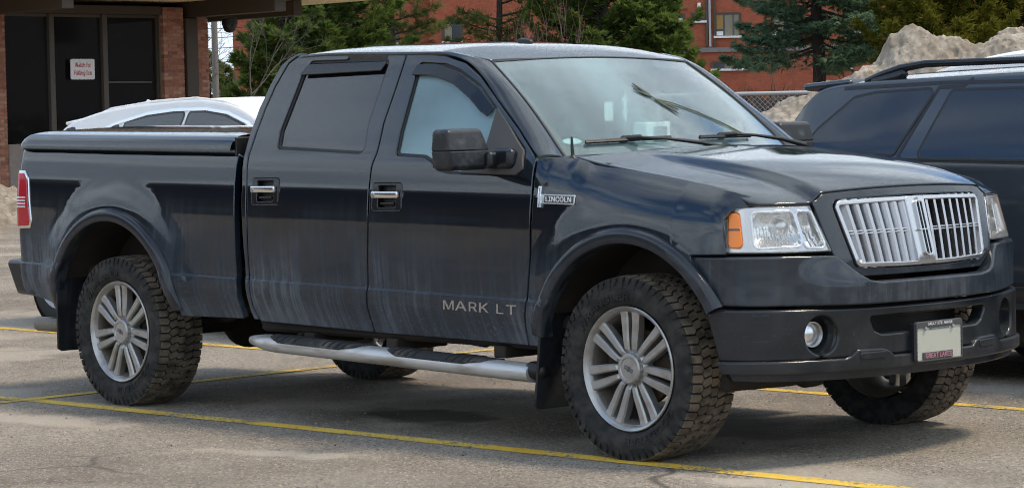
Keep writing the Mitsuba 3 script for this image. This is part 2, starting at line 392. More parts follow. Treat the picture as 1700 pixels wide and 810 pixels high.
def snow_col(p, n, uv):
    a = fbm(p.x * 2.2, p.y * 2.2, p.z * 2.2, 4); b = fbm(p.x * 13, p.y * 13, p.z * 13, 3)
    col = mix((.20, .168, .13), (.36, .322, .268), smoothstep(.28, .68, a * .5 + b * .5))
    col = mix(col, (.13, .105, .075), smoothstep(.60, .80, fbm(p.x * 21 + 5, p.y * 21, p.z * 21, 3)) * .8)
    return mix(col, (.06, .045, .03), smoothstep(.84, .94, noise(p.x * 38, p.y * 38, p.z * 38)) * .5)
mat('mat_snow', **prin(proc(snow_col), .9, specular=.2))
def leaf(key, dark, light, warm, sc=1.1, dens=.45):
    def col(p, n, uv):
        a = fbm(p.x * sc, p.y * sc, p.z * sc, 3); b = noise(p.x * 9, p.y * 9, p.z * 9)
        return mix(mix(dark, light, smoothstep(.28, .72, a * .6 + b * .4)), warm, smoothstep(.66, .82, fbm(p.x * 2.3 + 9, p.y * 2.3, p.z * 2.3, 2)) * dens)
    scene[key] = dict(type='principledthin', base_color=proc(col), roughness=.75, diff_trans=.8, spec_trans=0.0)
leaf('mat_cedar', (.062, .105, .030), (.185, .255, .062), (.15, .13, .045))
leaf('mat_cedar_thin', (.075, .098, .034), (.165, .200, .066), (.20, .13, .06), dens=.6)
leaf('mat_spruce', (.070, .125, .078), (.19, .285, .165), (.09, .10, .045))
leaf('mat_cedar_gold', (.080, .088, .014), (.190, .185, .030), (.18, .14, .04))
simple('mat_bark', (.045, .036, .030), .95)
simple('mat_twig', (.095, .083, .072), .95)
simple('mat_twig_pink', (.22, .12, .12), .95)
simple('mat_hedge', (.085, .068, .048), .95)
# ================================================================== the pickup truck (x forward, right side at -y)
RAKE = .018
def zb_(x, z): return z + RAKE * (x + 1.6)
_hs = PchipInterpolator([.30, .40, .46, .55, .66, .70, .85, 1.0, 1.15, 1.25, 1.31, 1.36, 1.60, 1.83, 1.95], [.85, .90, .928, .952, .966, .966, .972, .972, .963, .948, .930, .907, .815, .727, .66])
NC = np.array([(.30, -.968), (.45, -.962), (.56, -.945), (.64, -.905), (.70, -.845), (.75, -.76), (.79, -.65), (.815, -.55), (.84, -.42), (.86, -.25), (.868, 0)])
NF = np.vstack([NC, NC[-2::-1] * [1, -1]])
NS = np.r_[0, np.cumsum(np.linalg.norm(np.diff(NF, axis=0), axis=1))]; NS -= NS[len(NC) - 1]
_cs = CubicSpline(NS, NF)
def nose_fn(off):
    def f(q):
        s, z = q[:, 0], q[:, 1]; p = _cs(s); t = _cs(s, 1); n = np.stack([t[:, 1], -t[:, 0]], 1); n /= np.linalg.norm(n, axis=1, keepdims=True)
        o = off(s, z) if callable(off) else off
        return np.stack([p[:, 0] + n[:, 0] * o, p[:, 1] + n[:, 1] * o, z], 1)
    return f
def lean(s, z): return -.26 * np.maximum(0, z - .86)
_sd = np.linspace(NS[0], 0, 200); _pd = _cs(_sd)
def hC(x): return np.interp(x, _pd[:, 0], -_pd[:, 1], left=.968, right=.0)
ZC_X = np.array([-.62, -.38, -.28, -.07, .20, .37, .52, .60, .66, .70]); ZC_Z = np.array([1.318, 1.312, 1.283, 1.259, 1.223, 1.198, 1.165, 1.137, 1.112, 1.10])
zcut = PchipInterpolator(ZC_X, ZC_Z)
ARCH = [(.015, .40), (-3.86, .45)]
def sst(a, b, x): t = np.clip((x - a) / (b - a), 0, 1); return t * t * (3 - 2 * t)
def ycut(x): return np.interp(x, [-.62, -.40, .30, .66, .75], [.90, .862, .855, .842, .82])
def side_h(x, z):
    x, z = np.asarray(x, float), np.asarray(z, float)
    zb = zb_(x, z); h = _hs(zb)
    h = h + .007 * (1 - sst(.6885, .6965, zb)) * sst(.50, .62, zb)          # character line: a ledge that faces up
    for ax, az in ARCH:
        r = np.hypot(x - ax, (z - az)); b = .026 * (1 - sst(.60, .795, r)) * sst(.30, .62, zb)
        if ax > -1: b = b * .8
        h = h + b
    # fender shoulder rolls over to the bonnet edge
    zc = zcut(np.clip(x, -.62, .70)); t = np.clip((z - (zc - .19)) / .19, 0, 1.05)
    roll = np.maximum(0, _hs(zb_(x, zc)) - ycut(x)) * t ** 2.3 * sst(-.62, -.50, x)
    h = h - roll
    # front end turns in with the plan curve of the nose
    xs = x + .26 * np.maximum(0, z - .86) * sst(.40, .70, x)
    h = h - np.where(x > .30, .968 - hC(xs), 0)
    # rear corner of the bed turns in
    u = np.clip((-4.755 - x) / .085, 0, .999)
    return h - .085 * (1 - np.sqrt(1 - u * u))
def side_fn(off=0.):
    def f(q):
        o = off(q[:, 0], q[:, 1]) if callable(off) else off
        return np.stack([q[:, 0], -(side_h(q[:, 0], q[:, 1]) + o), q[:, 1]], 1)
    return f
CREASE = np.array([(x, zz - RAKE * (x + 1.6)) for x in np.arange(-4.85, .8, .016) for zz in (.682, .6865, .6900, .6935, .6970, .7015)])
def circ(c, r, n=96): return Polygon([(c[0] + r * math.cos(a), c[1] + r * math.sin(a)) for a in np.linspace(0, 2 * np.pi, n, endpoint=False)])

truck = thing('pickup_truck', 'black crew cab pickup truck with dirty sides, in the middle of the picture', 'pickup truck')
def both(name, m, bsdf, **k):
    a = put(truck, name, m, bsdf, **k); b = put(truck, name, mirror(m), bsdf, **k); return a, b
def sub(parent, name, m, bsdf, **k): return put(parent, name, m, bsdf, **k)
def both_sub(par, name, m, bsdf, **k):
    put(par[0], name, m, bsdf, **k); put(par[1], name, mirror(m), bsdf, **k)

# --- cargo bed sides
bed = Polygon([(-4.838, 1.388), (-2.787, 1.349), (-2.782, 1.20), (-2.778, .96), (-2.778, .60), (-2.766, .506), (-3.24, .500), (-4.40, .515), (-4.66, .555), (-4.80, .57), (-4.838, .78)]).difference(circ(ARCH[1], .575))
if bed.geom_type != 'Polygon': bed = max(bed.geoms, key=lambda g: g.area)
both('bed_side', patch(bed, side_fn(), h=.03, r=.005, depth=.035, extra=CREASE), 'mat_paint')
# tailgate
put(truck, 'tailgate', grid(lambda q: np.stack([-4.835 - .012 * np.cos(q[:, 0] * 1.6) * 0 - .01 * (1 - (q[:, 0] / .88) ** 2), q[:, 0], q[:, 1]], 1), np.linspace(-.885, .885, 12), np.linspace(.62, 1.40, 8), flip=True), 'mat_paint')
# hard tonneau lid: section from the near side over the top to the far side, pulled down at the rear corner
LS = np.array([(-.964, 1.362), (-.960, 1.380), (-.950, 1.402), (-.932, 1.423), (-.90, 1.439), (-.85, 1.447), (-.60, 1.460), (-.3, 1.470), (0, 1.474)])
LFull = np.vstack([LS, LS[-2::-1] * [-1, 1]]); lt = np.r_[0, np.cumsum(np.linalg.norm(np.diff(LFull, axis=0), axis=1))]; lcs = PchipInterpolator(lt, LFull)
def lid_fn(q):
    x, t = q[:, 0], q[:, 1]; p = lcs(np.clip(t, 0, lt[-1])); u = np.clip((-4.70 - x) / .117, 0, .998); k = 1 - np.sqrt(1 - u * u)
    z = p[:, 1] - k * (.11 * (p[:, 1] - 1.362) / .12) - RAKE * (x + 2.8) - .004
    return np.stack([x, p[:, 0] * (1 - .05 * k), z], 1)
xs = np.r_[-4.817, -4.8165, -4.815, -4.81, -4.80, -4.785, -4.765, -4.74, -4.70, np.linspace(-4.62, -2.81, 24)]
ts = np.r_[np.linspace(0, .25, 14), np.linspace(.3, lt[-1] - .3, 14), np.linspace(lt[-1] - .25, lt[-1], 14)]
lid = grid(lid_fn, xs, ts)
if lid[2][:, 2].mean() < 0: lid = (lid[0], lid[1][:, ::-1], -lid[2])
lidk = put(truck, 'bed_cover', lid, 'mat_paint')
put(lidk, 'front_lip', bx(-2.815, -2.800, -.93, .93, 1.30, 1.43, .004), 'mat_black')
def strip(pts, w, off, bs, par, name='seal', d=.01):   # thin raised strip that follows the body side
    L = shapely.geometry.LineString(pts).buffer(w, cap_style=2, join_style=1)
    m = patch(L, side_fn(off), h=.05, r=min(.003, w * .5), depth=d)
    return m
both_sub((lidk, lidk), 'edge_trim', patch(Polygon([(-4.83, 1.392), (-2.80, 1.355), (-2.80, 1.366), (-4.83, 1.403)]), side_fn(.010), h=.05, r=.004, depth=.03), 'mat_edge_grey')

# --- cab side: doors
Bg = [(-1.735, .480), (-1.749, .593), (-1.733, .835), (-1.722, 1.037), (-1.721, 1.285), (-1.710, 1.336), (-1.722, 1.485), (-1.689, 1.733), (-1.682, 1.812)]
win_r = Polygon([(-2.452, 1.735), (-2.507, 1.455), (-2.490, 1.368), (-1.806, 1.338), (-1.832, 1.479), (-1.795, 1.797), (-2.40, 1.803)])
win_f = Polygon([(-1.575, 1.771), (-1.585, 1.441), (-1.570, 1.329), (-1.36, 1.318), (-1.30, 1.296), (-1.235, 1.256), (-1.16, 1.243), (-.70, 1.231), (-.655, 1.264), (-.686, 1.352), (-.955, 1.550), (-1.092, 1.650), (-1.263, 1.727), (-1.373, 1.757)])
g = .0045
rear_door = Polygon([(-2.625, .499), (-2.655, .56), (-2.668, .713), (-2.671, .976), (-2.678, 1.20), (-2.70, 1.349), (-2.693, 1.455), (-2.672, 1.573), (-2.640, 1.679), (-2.579, 1.796), (-2.53, 1.824), (-2.30, 1.829)] + [(x - g, z) for x, z in Bg[::-1]])
front_door = Polygon([(x + g, z) for x, z in Bg] + [(-1.50, 1.805), (-1.39, 1.794), (-1.24, 1.757), (-1.113, 1.690), (-.96, 1.579), (-.75, 1.428), (-.684, 1.375), (-.615, 1.322), (-.598, 1.30), (-.592, 1.162), (-.603, .86), (-.625, .678), (-.652, .468)])
def handle_hole(x0, x1, z0, z1): return sbox(x0, z0, x1, z1).buffer(.018).buffer(0)
hr, hf = sbox(-2.618, 1.108, -2.432, 1.205).buffer(.016), sbox(-1.677, 1.086, -1.497, 1.182).buffer(.016)
def shoulder(x, z):     # door skin steps out a little below the glass
    zb = zb_(x, z); return .010 * (1 - sst(1.315, 1.335, zb)) * sst(1.20, 1.315, zb)
dr_ = both('door', patch(rear_door.difference(rounded(win_r, .03)).difference(hr), side_fn(), h=.03, r=.005, depth=.03, rc=.012, extra=CREASE), 'mat_paint')
df_ = both('door', patch(front_door.difference(rounded(win_f, .03)).difference(hf), side_fn(), h=.03, r=.005, depth=.03, rc=.006, extra=CREASE), 'mat_paint')
for par, wn, gl in ((dr_, win_r, 'mat_tint'), (df_, win_f, 'mat_side_glass')):
    both_sub(par, 'window', patch(rounded(wn, .03).buffer(.004), side_fn(-.016), h=.06, r=0, depth=.002), gl)
    both_sub(par, 'window_seal', patch(rounded(wn, .03).buffer(.003).difference(rounded(wn, .03).buffer(-.013)), side_fn(-.008), h=.05, r=.003, depth=.01), 'mat_seal')
# window visors
def visor(poly, zt, k): return patch(poly, side_fn(lambda x, z: .004 + k * np.clip((zt(x) - z) / .055, 0, 1.2)), h=.02, r=.003, depth=.006, rc=.006)
both_sub(dr_, 'wind_deflector', visor(Polygon([(-2.452, 1.735), (-2.425, 1.782), (-2.39, 1.788), (-1.806, 1.784), (-1.828, 1.740)]), lambda x: 1.79 + 0 * x, .011), 'mat_gloss_black')
vf_top = [(-1.580, 1.762), (-1.45, 1.761), (-1.373, 1.746), (-1.263, 1.716), (-1.100, 1.640), (-.962, 1.545)]
vf_bot = [(-.985, 1.505), (-1.040, 1.530), (-1.13, 1.588), (-1.28, 1.664), (-1.39, 1.695), (-1.46, 1.708), (-1.590, 1.712)]
vL = shapely.geometry.LineString(vf_top)
both_sub(df_, 'wind_deflector', patch(Polygon(vf_top + vf_bot), side_fn(lambda x, z: .004 + .014 * np.clip(shapely.distance(vL, shapely.points(x, z)) / .055, 0, 1.3)), h=.02, r=.003, depth=.006), 'mat_gloss_black')
# black triangle that carries the mirror
sail = Polygon([(-.945, 1.548), (-.685, 1.350), (-.657, 1.264), (-.70, 1.236), (-1.14, 1.246), (-1.05, 1.262), (-.958, 1.30), (-.952, 1.421)])
both_sub(df_, 'mirror_base', patch(sail, side_fn(lambda x, z: .004 + .02 * np.exp(-((x + .78) ** 2 + (z - 1.30) ** 2) / .012)), h=.02, r=.006, depth=.02), 'mat_sail')
# handles
for par, (x0, z1) in ((dr_, (-2.634, 1.221)), (df_, (-1.693, 1.198))):
    ring = sbox(x0 + .014, z1 - .115, x0 + .204, z1 - .014).buffer(.014)
    cup = sbox(x0 + .055, z1 - .105, x0 + .165, z1 - .022).buffer(.010)
    both_sub(par, 'handle_bezel', patch(ring.difference(cup), side_fn(.004), h=.02, r=.005, depth=.02), 'mat_gloss_black')
    both_sub(par, 'handle_recess', patch(cup.buffer(.004), side_fn(-.028), h=.03, r=0, depth=.001), 'mat_black')
    zc = z1 - .054; yy = float(side_h(x0 + .1, zc))
    both_sub(par, 'handle', tuple(vf(rbox(x0 + .010, x0 + .204, -yy - .024, -yy - .002, zc - .018, zc + .017, .009))), 'mat_chrome', smooth=40)
    both_sub(par, 'lock', xf(lathe([(0, 0), (.011, 0), (.012, .004)], 20), None, (x0 + .03, -yy - .026, zc - .002)), 'mat_satin')
    both_sub(par, 'handle_pull', tuple(vf(rbox(x0 + .06, x0 + .16, -yy - .006, -yy + .01, z1 - .103, z1 - .090, .005))), 'mat_gloss_black', smooth=40)
# letters low on the right and left front doors
for sy in (1, -1):
    for ch, x, w in (('M', -1.196, .082), ('A', -1.108, .080), ('R', -1.018, .062), ('K', -.948, .070), ('L', -.832, .055), ('T', -.765, .074)):
        z = .614 - .018 * (x + 1.19)
        if sy < 0: x = -1.88 - x - w
        yy = float(side_h(x + .03, z)) + .0015
        V, F = text_on(ch, .043, (x, -yy * sy, z), (sy, 0, 0) if sy > 0 else (-1, 0, 0), (0, 0, 1), .004, width=w, bold=False)
        if sy < 0: V[:, 0] += w
        put((df_[0] if sy > 0 else df_[1]), 'badge_letter', (V, F), 'mat_satin')

# --- fenders
fend = Polygon([(-.640, .468), (-.613, .678), (-.591, .86), (-.580, 1.162), (-.586, 1.30)] + [(x, float(zcut(x)) - .003) for x in (-.55, -.45, -.38, -.33, -.28, -.2, -.1, 0, .1, .2, .3, .37, .45, .52, .56, .60, .64)] +
               [(.618, 1.103), (.575, 1.094), (.552, 1.080), (.540, 1.05), (.548, .986), (.566, .903), (.395, .899), (.42, .80), (.46, .698), (.50, .60), (.50, .45)]).difference(circ(ARCH[0], .575))
if fend.geom_type != 'Polygon': fend = max(fend.geoms, key=lambda q: q.area)
fe_ = both('fender', patch(fend, side_fn(), h=.025, r=.0045, depth=.03, extra=CREASE), 'mat_paint')
# badge: upright emblem and name plate
def sidebox(x0, x1, z0, z1, o, sl=0): return patch(Polygon([(x0, z0), (x1, z0 - RAKE * (x1 - x0)), (x1, z1 - RAKE * (x1 - x0)), (x0, z1)]), side_fn(o), h=.03, r=.0025, depth=.012)
for i in (0, 1):
    mm = (lambda m: m) if i == 0 else mirror
    put(fe_[i], 'name_plate', mm(sidebox(-.548, -.310, 1.108, 1.152, .005)), 'mat_satin')
    put(fe_[i], 'name_plate_field', mm(sidebox(-.503, -.316, 1.1135, 1.1465, .0062)), 'mat_plate_dark')
    put(fe_[i], 'emblem', mm(cat(sidebox(-.541, -.5355, 1.092, 1.187, .010), sidebox(-.526, -.5205, 1.092, 1.187, .010), sidebox(-.5355, -.526, 1.181, 1.187, .010), sidebox(-.5355, -.526, 1.092, 1.098, .010), sidebox(-.5325, -.5295, 1.098, 1.181, .008), sidebox(-.554, -.508, 1.138, 1.142, .009))), 'mat_chrome')
yy = float(side_h(-.40, 1.13)) + .0065
put(fe_[0], 'badge_lettering', text_on('LINCOLN', .021, (-.494, -yy, 1.1195), (1, 0, -RAKE), (0, 0, 1), .002, width=.165, bold=True), 'mat_ink_white')
put(fe_[1], 'badge_lettering', text_on('LINCOLN', .021, (-.326, yy, 1.1195), (-1, 0, RAKE), (0, 0, 1), .002, width=.165, bold=True), 'mat_ink_white')
# antenna on the right fender
am = cat(xf(lathe([(.030, 0), (.027, .012), (.016, .022), (.012, .026), (.009, .03)], 20, 'z'), None, (0, 0, 0)), tube([(0, 0, .02), (-.004, 0, .065), (-.006, 0, .11)], [.009, .007, .005], 10))
ant = put(truck, 'antenna', xf(am, None, (-.455, -.83, 1.292)), 'mat_black', smooth=35)

# --- arch flares
def flare(c, fr):
    def fn(q):
        th, t = q[:, 0], q[:, 1]
        ro = np.interp(t, [0, .12, .35, .7, .9, 1.0, 1.15], [.612, .606, .594, .562, .545, .540, .542])
        of = np.interp(t, [0, .12, .35, .7, .9, 1.0, 1.15], [.001, .018, .028, .030, .026, .015, -.05])
        st = np.where(np.sin(th) < .05, .05 - np.sin(th), 0)
        x = c[0] + ro * np.cos(th) * (1 + .06 * np.clip(-np.sin(th), 0, 1)); z = c[1] + ro * np.sin(th)
        return np.stack([x, -(side_h(x, z) + of), z], 1)
    a0, a1 = (math.radians(28), math.radians(168)) if fr else (math.radians(8), math.radians(178))
    m = grid(fn, np.linspace(a0, a1, 70), np.array([0, .04, .08, .12, .2, .28, .35, .5, .6, .7, .8, .86, .9, .95, 1.0, 1.07, 1.15]))
    c0 = m[0].mean(0); 
    if (m[2][:, 1].mean() > 0): m = (m[0], m[1][:, ::-1], -m[2])
    return m
both('arch_flare', flare(ARCH[0], True), 'mat_flare'); both('arch_flare', flare((ARCH[1][0], ARCH[1][1]), False), 'mat_flare')
# wheel wells
for (cx, cz) in ARCH:
    ang = np.radians(np.linspace(26 if cx > -1 else 10, 168, 36)); V, F = [], []
    prof = [(.55, -.955), (.56, -.93), (.56, -.62)]
    for a in ang:
        for r, y in prof: V.append((cx + r * math.cos(a), y, cz + r * math.sin(a)))
        V.append((cx + .05 * math.cos(a), -.60, cz + .05 * math.sin(a)))
    k = 4
    for i in range(len(ang) - 1):
        for j in range(k - 1): F += [[i * k + j, (i + 1) * k + j, (i + 1) * k + j + 1], [i * k + j, (i + 1) * k + j + 1, i * k + j + 1]]
    both('wheel_well', (np.array(V), np.array(F)), 'mat_under')
# mud flaps
def flapm(pts): return patch(Polygon(pts), lambda q: np.stack([0 * q[:, 0], q[:, 0], q[:, 1]], 1), h=.06, r=.004, depth=.012)
mf = flapm([(-1.0, .62), (-.995, .50), (-.985, .20), (-.96, .185), (-.76, .185), (-.74, .21), (-.74, .62)])
mfV = (mf[0] + [-.50, 0, 0], mf[1], mf[2]); mfV[0][:, 0] -= (.62 - mfV[0][:, 2]) * .16
both('mud_flap', mfV, 'mat_trim')
mr = (mf[0] + [-4.375, 0, .08], mf[1], mf[2]); mr[0][:, 0] -= (.66 - mr[0][:, 2]) * .06
both('mud_flap', mr, 'mat_trim')

# --- cab shell: roof, pillars, windscreen
def ws_fn(q):                                      # q = (b across -1..1, a up 0..1)
    b, a = q[:, 0], q[:, 1]
    B = np.stack([-.585 + .16 * (1 - b * b), .77 * b, 1.325 + .012 * (1 - b * b)], 1)
    Tt = np.stack([-1.150 + .05 * (1 - b * b), .668 * b, 1.757 + .022 * (1 - b * b)], 1)
    P = B + (Tt - B) * a[:, None]; bl = np.sin(np.pi * np.clip(a, 0, 1)) * .018
    return P + np.stack([bl * .6, 0 * bl, bl * .8], 1)
wk = put(truck, 'windshield', grid(ws_fn, np.linspace(-.985, .985, 26), np.linspace(-.02, .995, 16), flip=False), 'mat_windshield')
def wsb(off):
    def f(q):
        e = 1e-3; n = np.cross(ws_fn(q + [e, 0]) - ws_fn(q - [e, 0]), ws_fn(q + [0, e]) - ws_fn(q - [0, e])); n /= np.linalg.norm(n, axis=1, keepdims=True); return ws_fn(q) + n * off
    return f
sgn_ws = 1 if np.cross(ws_fn(np.array([[.01, .5]])) - ws_fn(np.array([[0, .5]])), ws_fn(np.array([[0, .51]])) - ws_fn(np.array([[0, .5]])))[0, 2] > 0 else -1
band = sbox(-1, -.03, 1, 1.0).difference(Polygon([(-.94, .065), (.94, .065), (.945, .80), (.93, .90), (.30, .90), (.20, .82), (-.20, .82), (-.30, .90), (-.93, .90), (-.945, .80)]).buffer(.0))
put(wk, 'frit_band', patch(band, wsb(-.006 * sgn_ws), h=.05, r=0, depth=.001, sgn=sgn_ws), 'mat_black')
put(wk, 'molding', cat(tube(ws_fn(np.array([(-1.0, a) for a in np.linspace(-.04, 1.0, 16)])), .008, 6), tube(ws_fn(np.array([(1.0, a) for a in np.linspace(-.04, 1.0, 16)])), .008, 6), tube(ws_fn(np.array([(b, 1.003) for b in np.linspace(-1, 1, 24)])), .005, 6)), 'mat_seal', smooth=40)
# A pillar: ruled from the door cut to the glass edge
DA = np.array([(-.592, 1.318), (-.680, 1.382), (-.747, 1.435), (-.955, 1.585), (-1.106, 1.698), (-1.235, 1.766), (-1.385, 1.803), (-1.45, 1.812)])
dl = np.r_[0, np.cumsum(np.linalg.norm(np.diff(DA, axis=0), axis=1))]; dl /= dl[-1]; DAc = PchipInterpolator(dl, DA)
def ap_fn(q):
    t, w = q[:, 0], q[:, 1]; d = DAc(np.clip(t, 0, 1)); D = np.stack([d[:, 0], -side_h(d[:, 0], d[:, 1]) , d[:, 1]], 1)
    a = np.clip(t / .86, 0, 1) * 1.04 - .04; W = ws_fn(np.stack([-1.0 - 0 * a, a], 1)) + [0, -.004, .004]
    W = W + np.clip((t - .86) / .14, 0, 1)[:, None] * np.array([-.17, -.005, .035])
    P = D + (W - D) * w[:, None]; k = np.sin(np.pi * np.clip(w, 0, 1)) ** .8 * .016
    return P + np.stack([.45 * k, -.62 * k, .64 * k], 1)
apm = grid(ap_fn, np.linspace(0, 1, 40), np.linspace(0, 1, 12))
if apm[2][:, 1].mean() > 0: apm = (apm[0], apm[1][:, ::-1], -apm[2])
both('front_pillar', apm, 'mat_paint')
# roof
RX = np.array([-2.60, -2.50, -2.30, -1.70, -1.45, -1.30, -1.15]); RE = np.array([1.812, 1.834, 1.838, 1.822, 1.816, 1.797, 1.766]); RC = np.array([1.845, 1.873, 1.886, 1.878, 1.858, 1.828, 1.788])
rE, rC = PchipInterpolator(RX, RE), PchipInterpolator(RX, RC)
def ye(x): return np.interp(x, [-2.6, -2.5, -1.45, -1.3, -1.15], [.735, .738, .742, .715, .672])
def roof_fn(q):
    x, y = q[:, 0], q[:, 1]; xc = np.clip(x, -2.62, -1.08); k = np.abs(y) / ye(xc)
    rib = .006 * (sst(.18, .32, np.abs(y)) - sst(.40, .54, np.abs(y))) * sst(-2.5, -2.2, x) * (1 - sst(-1.85, -1.5, x))
    return np.stack([x, y, rE(xc) + (rC(xc) - rE(xc)) * (1 - np.clip(k, 0, 1.1) ** 3.2) - rib], 1)
rp = [(-2.575, -.725)] + [(x, -float(ye(x))) for x in (-2.5, -2.2, -1.9, -1.6, -1.45, -1.38, -1.3, -1.22, -1.16)] + [(-1.158 + .05 * (1 - b * b), .668 * b) for b in np.linspace(-.99, .99, 15)]
rp += [(x, -y) for x, y in [(-2.575, -.725)] + [(x, -float(ye(x))) for x in (-2.5, -2.2, -1.9, -1.6, -1.45, -1.38, -1.3, -1.22, -1.16)]][::-1]
rf = put(truck, 'roof', patch(Polygon(rp), roof_fn, h=.035, r=.010, depth=.035), 'mat_paint')
put(rf, 'roof_antenna', tuple(vf(hull([(-1.60, -.05, 1.870), (-1.54, -.05, 1.866)], [.024, .019]))), 'mat_black', smooth=40)
# rear corner strip of the cab, back wall
CR = [(-2.677, .506), (-2.690, .537), (-2.704, .712), (-2.704, .813), (-2.716, .966), (-2.722, 1.20), (-2.738, 1.313), (-2.750, 1.40), (-2.745, 1.47), (-2.728, 1.574), (-2.690, 1.689), (-2.638, 1.790), (-2.59, 1.826), (-2.53, 1.846), (-1.69, 1.828), (-1.45, 1.821)]
inn = [(-1.45, 1.809), (-1.682, 1.8185), (-2.30, 1.8355), (-2.533, 1.8305), (-2.586, 1.800), (-2.648, 1.680), (-2.680, 1.573), (-2.701, 1.455), (-2.708, 1.349), (-2.686, 1.20), (-2.679, .976), (-2.676, .713), (-2.663, .56), (-2.640, .506)]
both('rear_pillar', patch(Polygon(CR + inn), side_fn(), h=.02, r=.006, depth=.05, hb=.02), 'mat_paint')
BW = PchipInterpolator([.45, .8, 1.2, 1.4, 1.55, 1.69, 1.80, 1.87], [-2.66, -2.70, -2.718, -2.745, -2.728, -2.685, -2.62, -2.55])
bwk = put(truck, 'cab_back', grid(lambda q: np.stack([BW(q[:, 1]), q[:, 0] * (side_h(-2.6 + 0 * q[:, 1], q[:, 1]) - .03), q[:, 1]], 1), np.linspace(-1, 1, 9), np.linspace(.47, 1.845, 24), flip=True), 'mat_paint')
put(bwk, 'back_window', grid(lambda q: np.stack([BW(q[:, 1]) - .006, q[:, 0], q[:, 1]], 1), np.linspace(-.62, .62, 5), np.linspace(1.42, 1.76, 8), flip=True), 'mat_tint')
# cowl
put(truck, 'cowl', tuple(vf(bx(-.70, -.20, -.86, .86, 1.16, 1.285, .02))), 'mat_black')
cw = grid(lambda q: np.stack([-.585 + .16 * (1 - q[:, 0] ** 2) - .02 + q[:, 1] * .25, q[:, 0] * .86, 1.314 - .02 * q[:, 1] + .012 * (1 - q[:, 0] ** 2)], 1), np.linspace(-1, 1, 20), np.linspace(0, 1, 6))
cw = cw if cw[2][:, 2].mean() > 0 else (cw[0], cw[1][:, ::-1], -cw[2])
put(truck, 'cowl_panel', cw, 'mat_black')

# --- bonnet: from the cowl to the lip above grille and lamps
zlip = lambda s: 1.107 + .043 * sst(.635, .545, np.abs(s)) + .016 * np.clip(1 - (s / .55) ** 2, 0, 1)
_ss = np.linspace(-.93, .93, 241); _lp = nose_fn(lambda s, z: lean(s, z))(np.stack([_ss, zlip(_ss)], 1))
def hood_fn(q):
    x, y = q[:, 0], q[:, 1]
    xF = np.interp(y, _lp[:, 1], _lp[:, 0]); zF = np.interp(y, _lp[:, 1], _lp[:, 2])
    yn = np.clip(np.abs(y) / .86, 0, 1.05); xR = -.40 + .12 * (1 - yn ** 2)
    u = (x - xR) / (xF - xR); uc = np.clip(u, -.1, 1.06)
    gz = np.interp(uc, [-.1, 0, .1, .3, .56, .73, .87, .95, 1.0, 1.06], [-.09, 0, .12, .26, .44, .58, .74, .87, 1.0, 1.18])
    gz = PG(uc)
    zR = 1.312 + .036 * (1 - yn ** 2)
    dome = .022 * sst(.66, .55, np.abs(y) + .06 * (1 - uc)) * np.sin(np.pi * np.clip(uc, 0, 1)) ** .7
    return np.stack([x, y, zR + (zF - zR) * gz + dome], 1)
PG = PchipInterpolator([-.1, 0, .12, .3, .56, .73, .87, .95, 1.0, 1.06], [-.08, 0, .115, .26, .44, .58, .75, .89, 1.0, 1.15])
yr = np.linspace(-1, 1, 31)
hp = [(-.40 + .12 * (1 - b * b), .86 * b) for b in yr] + [(p[0] - .004, p[1]) for p in _lp[::-6] if abs(p[1]) < .835]
for t in np.linspace(.92, .05, 14): pass
edge = [(x, float(ycut(x)) - .004) for x in np.linspace(-.34, .60, 20)]
hpoly = Polygon([(-.40 + .12 * (1 - b * b), .855 * b) for b in yr] + edge + [(p[0] - .003, p[1]) for p in _lp[::-5] if abs(p[1]) < .825] + [(x, -y) for x, y in edge[::-1]]).buffer(0)
hk = put(truck, 'hood', patch(hpoly, hood_fn, h=.022, r=.006, depth=.03), 'mat_paint')

# --- nose
hl_out = rounded(Polygon([(-1.085, .986), (-1.092, 1.045), (-1.082, 1.078), (-1.045, 1.094), (-.907, 1.101), (-.632, 1.099), (-.552, .900), (-1.066, .904)]), .008)
w1 = rounded(Polygon([(-.935, 1.074), (-.725, 1.072), (-.694, .935), (-.918, .932)]), .02)
w2 = rounded(Polygon([(-.706, 1.072), (-.632, 1.070), (-.580, .924), (-.676, .928)]), .015)
am_ = rounded(Polygon([(-1.058, 1.072), (-1.004, 1.072), (-.977, .930), (-1.044, .932)]), .018)
def nz(o): return nose_fn(lambda s, z: lean(s, z) + o)
hl = [put(truck, 'headlight', patch(hl_out.buffer(-.004).difference(w1).difference(w2).difference(am_), nz(-.014), h=.04, r=.006, depth=.05), 'mat_satin')]
hl.append(put(truck, 'headlight', mirror(patch(hl_out.buffer(-.004).difference(w1).difference(w2).difference(am_), nz(-.014), h=.04, r=.006, depth=.05)), 'mat_satin'))
both_sub(hl, 'lens', patch(hl_out.buffer(-.003).difference(am_.buffer(.004)), nz(0), h=.05, r=.004, depth=.008), 'mat_lamp_lens')
for w_ in (w1, w2): both_sub(hl, 'bezel_ring', patch(w_.buffer(.011).difference(w_.buffer(-.001)), nz(-.008), h=.03, r=.004, depth=.012), 'mat_chrome')
both_sub(hl, 'turn_signal', patch(am_.buffer(.002).difference(sbox(-1.2, 1.008, -.9, 1.016)), nz(-.012), h=.03, r=0, depth=.004) if False else patch(am_.buffer(.002), nz(.0), h=.03, r=.004, depth=.016), 'mat_amber')
both_sub(hl, 'signal_divider', patch(sbox(-1.050, 1.001, -.992, 1.010), nz(.0015), h=.03, r=.002, depth=.004), 'mat_grey_plastic')
